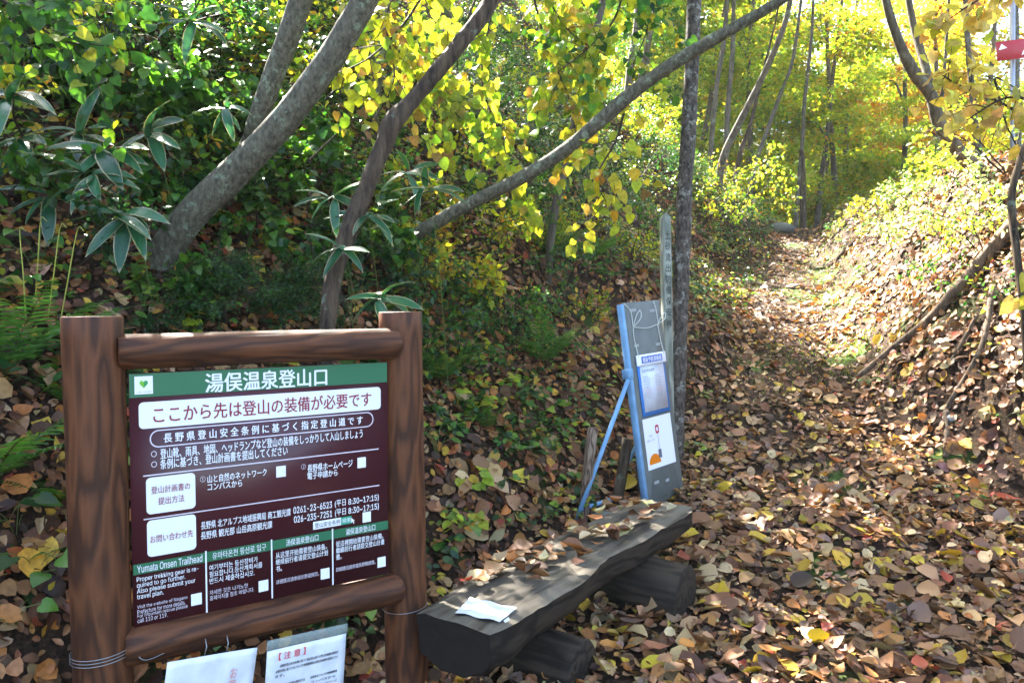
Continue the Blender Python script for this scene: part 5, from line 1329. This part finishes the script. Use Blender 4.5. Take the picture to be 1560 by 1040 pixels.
pixel_branch('hanging_branch', 'hanging branch of big lime-yellow leaves right of the dead trunk, nearest the picture\'s middle top', 'branch', [[(770, -60, 5.7), (745, 40, 5.7), (735, 130, 5.7), (770, 230, 5.7), (765, 300, 5.7)], [(745, -60, 5.6), (700, 60, 5.6), (660, 120, 5.6), (700, 180, 5.6)]], LIMEY, 400, .078, 41)
pixel_branch('hanging_branch', 'drooping branch of big yellow leaves reaching down to the slanting trunk', 'branch', [[(800, -60, 5.6), (830, 60, 5.6), (870, 160, 5.6), (880, 250, 5.6)], [(810, -60, 5.7), (860, 40, 5.7), (930, 90, 5.7)]], LIMEY + [(2, (.50, .38, .04))], 380, .078, 42)
pixel_branch('hanging_branch', 'branch of lime leaves stretching left across the dead trunk', 'branch', [[(680, -70, 4.4), (620, 30, 4.4), (560, 90, 4.35), (490, 120, 4.3)], [(650, -70, 4.5), (590, 20, 4.5), (600, 120, 4.4), (560, 200, 4.4)]], LIMEY, 260, .066, 43)
pixel_branch('hanging_branch', 'upper branch of green-yellow leaves between the dead trunk and the rough trunk', 'branch', [[(960, -80, 5.2), (940, 20, 5.2), (900, 70, 5.2), (850, 110, 5.2)], [(1000, -80, 5.4), (990, 30, 5.4), (960, 110, 5.3)]], LIMEY + GREEN, 320, .062, 44)
pixel_branch('hanging_branch', 'branch of small yellow leaves under the slanting trunk\'s upper half', 'branch', [[(960, 130, 5.2), (940, 210, 5.2), (910, 270, 5.1), (930, 320, 5.1)]], YELLOW, 90, .075, 45)
pixel_branch('hanging_branch', 'pale yellow leafy branch reaching in from the upper right edge before the red sign', 'branch', [[(1570, 180, 3.7), (1510, 150, 3.7), (1460, 130, 3.7), (1430, 110, 3.7)], [(1640, 170, 3.6), (1580, 155, 3.6), (1530, 150, 3.6), (1470, 185, 3.6)]], PALEY, 120, .066, 46, side=.16, hang=.5, face=(0, -.3, 0))
pixel_branch('hanging_branch', 'pale yellow and pinkish leafy branch at the very top right corner', 'branch', [[(1640, -40, 4.0), (1570, -30, 4.0), (1500, -5, 4.0), (1430, 40, 4.0)]], PALEY, 90, .07, 47, side=.12, hang=.5, face=(0, -.3, 0))
pixel_branch('hanging_branch', 'low sprig with two yellow leaves at the right edge over the fallen branches', 'branch', [[(1620, 430, 3.9), (1570, 445, 3.9), (1535, 455, 3.9)]], PALEY, 9, .09, 48, sub=2, side=.08)
pixel_branch('hanging_branch', 'green and yellow leafy branches in the top left corner', 'branch', [[(-60, -30, 3.6), (20, 10, 3.6), (90, 60, 3.6), (160, 70, 3.6)], [(60, -80, 3.9), (120, 0, 3.9), (190, 60, 3.9)]], GREEN + [(2, (.36, .36, .03))], 200, .07, 49)
for i, (lab, ln, r) in enumerate([('bare dark twig curving down at the right edge before the metal pole', [(1515, 120, 3.8), (1530, 180, 3.8), (1545, 215, 3.8), (1562, 250, 3.8)], .005), ('bare dark twig crossing above it at the right edge', [(1518, 118, 3.8), (1540, 130, 3.8), (1565, 150, 3.8)], .004),
        ('thin dark branch crossing up right behind the dead trunk', [(555, 225, 4.6), (640, 130, 4.6), (700, 75, 4.5), (770, 35, 4.5)], .005), ('thin dark branch slanting left of the dead trunk', [(470, 245, 4.5), (530, 190, 4.5), (590, 150, 4.5), (610, 120, 4.5)], .006)]):
    m = MB(); m.tube(smooth_path([P(*q) for q in ln], 16), np.linspace(r, r * .5, 16), 6, .05); tag(m.build('bare_twig', M_BARK_DARK, None, True), lab, 'twig')

# ------------------------------------------------------------------ right bank
PG = [(3, (.22, .32, .14)), (3, (.36, .40, .27)), (2, (.14, .24, .05)), (1, (.50, .40, .12)), (.5, (.35, .16, .04))]  # whitened greens: blown-out sun on the crest put into the leaf colour
RS = [(1400, 350, .35, .5, PG, 520, .045, 'sunlit pale shrub on the right bank under the curved trunk'), (1445, 330, .32, .5, PG, 520, .045, 'brightest lime shrub on the crest below the curved trunk'), (1500, 380, .45, .45, MIXY, 460, .045, 'yellow-green shrub on the right bank above the long fallen branch'),
      (1550, 340, .4, .5, PG, 420, .05, 'lime shrub at the right frame edge on the bank'), (1380, 300, .3, .5, PG, 420, .055, 'sunlit shrub at the left end of the crest'), (1440, 270, .4, .5, MIXY, 460, .055, 'shrub behind the crest at the foot of the curved trunk'),
      (1540, 265, .8, .6, MIXY, 460, .055, 'shrub behind the crest at the foot of the metal pole'), (1430, 420, .3, .35, GREEN, 220, .04, 'low green shrub on the right bank left of the long fallen branch'), (1340, 330, .4, .4, YELLOW, 260, .05, 'little yellow shrub where the crest drops to the path'),
      (1420, 300, .3, .5, PG, 420, .05, 'sunlit shrub crowding the crest left of the curved trunk\'s base'), (1520, 300, .4, .5, PG, 420, .05, 'pale shrub on the crest under the thin upright trunk'), (1360, 340, .25, .4, PG, 320, .05, 'low sunlit shrub on the slope between path and crest'), (1550, 450, .4, .35, GREEN, 220, .045, 'green shrub at the right edge below the thin dark stem')]
for i, (px, py, h, sp, pal, n, sz, lab) in enumerate(RS): shrub('shrub', lab, 'shrub', G(px, py, 25), h, sp, [(w, tuple(v * 1.25 for v in c)) for w, c in pal], int(n * .8), sz, 560 + i, T_GREEN, M_THIN, 4, (-.1, -.1), .35, group='shrubs of the right bank')  # palettes lightened again, sunlight on this bank put into the colour
def ground_branch(label, pix, r0, r1, seed, side=()):
    pts = np.array([G(a, b) + (0, 0, c) for a, b, c in pix]); base = pts[0].copy(); t = thing('fallen_branch', label, 'branch', tuple(base), 'fallen branches on the right bank')
    m = MB(); m.tube(smooth_path(pts - base, 26), np.linspace(r0, r1, 26), 10, .12, seed=seed); m.build('stem', M_STICK, t, True)
    for sd in side:
        q = np.array([G(a, b) + (0, 0, c) for a, b, c in sd]); m = MB(); m.tube(smooth_path(q - base, 12), np.linspace(r1 * .9, r1 * .4, 12), 8, .1, seed=seed + 1); m.build('side_branch', M_STICK, t, True)
ground_branch('longest thick fallen branch slanting down the right bank to the path', [(1545, 365, .12), (1500, 410, .10), (1452, 462, .08), (1408, 505, .06), (1360, 540, .05), (1305, 582, .03)], .055, .022, 1, [[(1405, 505, .05), (1395, 520, .03), (1385, 545, .02)]])
ground_branch('forked fallen branch lower on the right bank, leaning on the litter', [(1512, 470, .16), (1500, 535, .10), (1478, 580, .07), (1445, 625, .04), (1437, 645, .02)], .022, .013, 2)
ground_branch('short dark fallen stick below the forked branch', [(1441, 640, .05), (1442, 665, .03), (1440, 700, .01)], .022, .018, 3)
ground_branch('thin fallen stick between the long and the forked branch', [(1488, 495, .06), (1468, 530, .04), (1445, 560, .02)], .016, .009, 4)
ground_branch('thin pale stick lying below the right sign post side fern', [(740, 480, .12), (700, 560, .08), (655, 640, .04)], .006, .004, 5)
stone('dark rounded rock at the far end of the path', G(1190, 350, 30) + (0, 0, .0), .22, M_ROCK, seed=11, sq=(1.1, 1, .6))
stone('low grey rock just right of the dark one at the far path', G(1222, 350, 30), .22, M_ROCK, seed=12, sq=(1.3, 1, .45))
stone('grey flat stone half buried in the path, upper one', G(1212, 438), .10, M_ROCK, seed=13, sq=(1.3, 1, .5))
stone('grey stone in the path just below the flat one', G(1232, 474), .08, M_ROCK, seed=14, sq=(1.2, 1, .5))
stone('small pale stone at the foot of the fallen branches', G(1446, 640) + (0, 0, .01), .045, M_ROCKL, seed=15)
stone('small pale stone in the litter above the bench', G(890, 782), .05, M_ROCKL, seed=16)
# metal pole and cropped red sign
pole_b = gz(*(P(1545, 240, 11.5)[:2])); pt_ = P(1543, -30, 11.5)
t = thing('red_sign', 'red sign with white marks on a grey metal pole, cut by the right frame edge', 'sign', tuple(pole_b)); m = MB(); m.tube([(0, 0, -.2), pt_ - pole_b], .032, 12); m.build('pole', plain('grey pole', (.32, .35, .42), .4, .5, .4), t, True)
bpy.context.view_layer.update()
a = P(1519, 94, 11.4); m = MB(); m.box((0, -.015, 0), (.78, 0, .27), .003); pn = m.build('panel', flat('red sign face', srgb('a81d2a'), .4), None); pn.matrix_world = Matrix.Translation(a) @ Matrix.Rotation(math.radians(4), 4, 'Z') @ Matrix.Rotation(math.radians(-8), 4, 'Y'); pn.parent = t; pn.matrix_parent_inverse = t.matrix_world.inverted()
m = MB(); m.add([(.03, -.017, .15), (.16, -.017, .17), (.08, -.017, .235)], None, [(0, 1, 2)]); m.build('white_mark', M_WHITE, pn); m = MB(); m.add([(.36, -.017, .04), (.56, -.017, .10), (.60, -.017, .14), (.40, -.017, .11)], [(0, 1, 2, 3)]); m.build('white_mark', M_WHITE, pn)
print('tris', TRIS[0], 'objects', len(S.objects))

# ------------------------------------------------------------------ thin autumn haze in the valley
hz = MB(); hz.box((-64, -12, -3.5), (76, 156, 46)); hm_, nt, b_, o_ = new_mat('valley haze'); nt.nodes.remove(b_)
pv = nt.nodes.new('ShaderNodeVolumePrincipled'); pv.inputs['Density'].default_value = .0006; pv.inputs['Color'].default_value = (.93, .95, .98, 1); pv.inputs['Anisotropy'].default_value = .1
nt.links.new(pv.outputs[0], o_.inputs['Volume'])
tag(hz.build('haze', hm_), 'pale thin haze in the valley', kind='stuff')
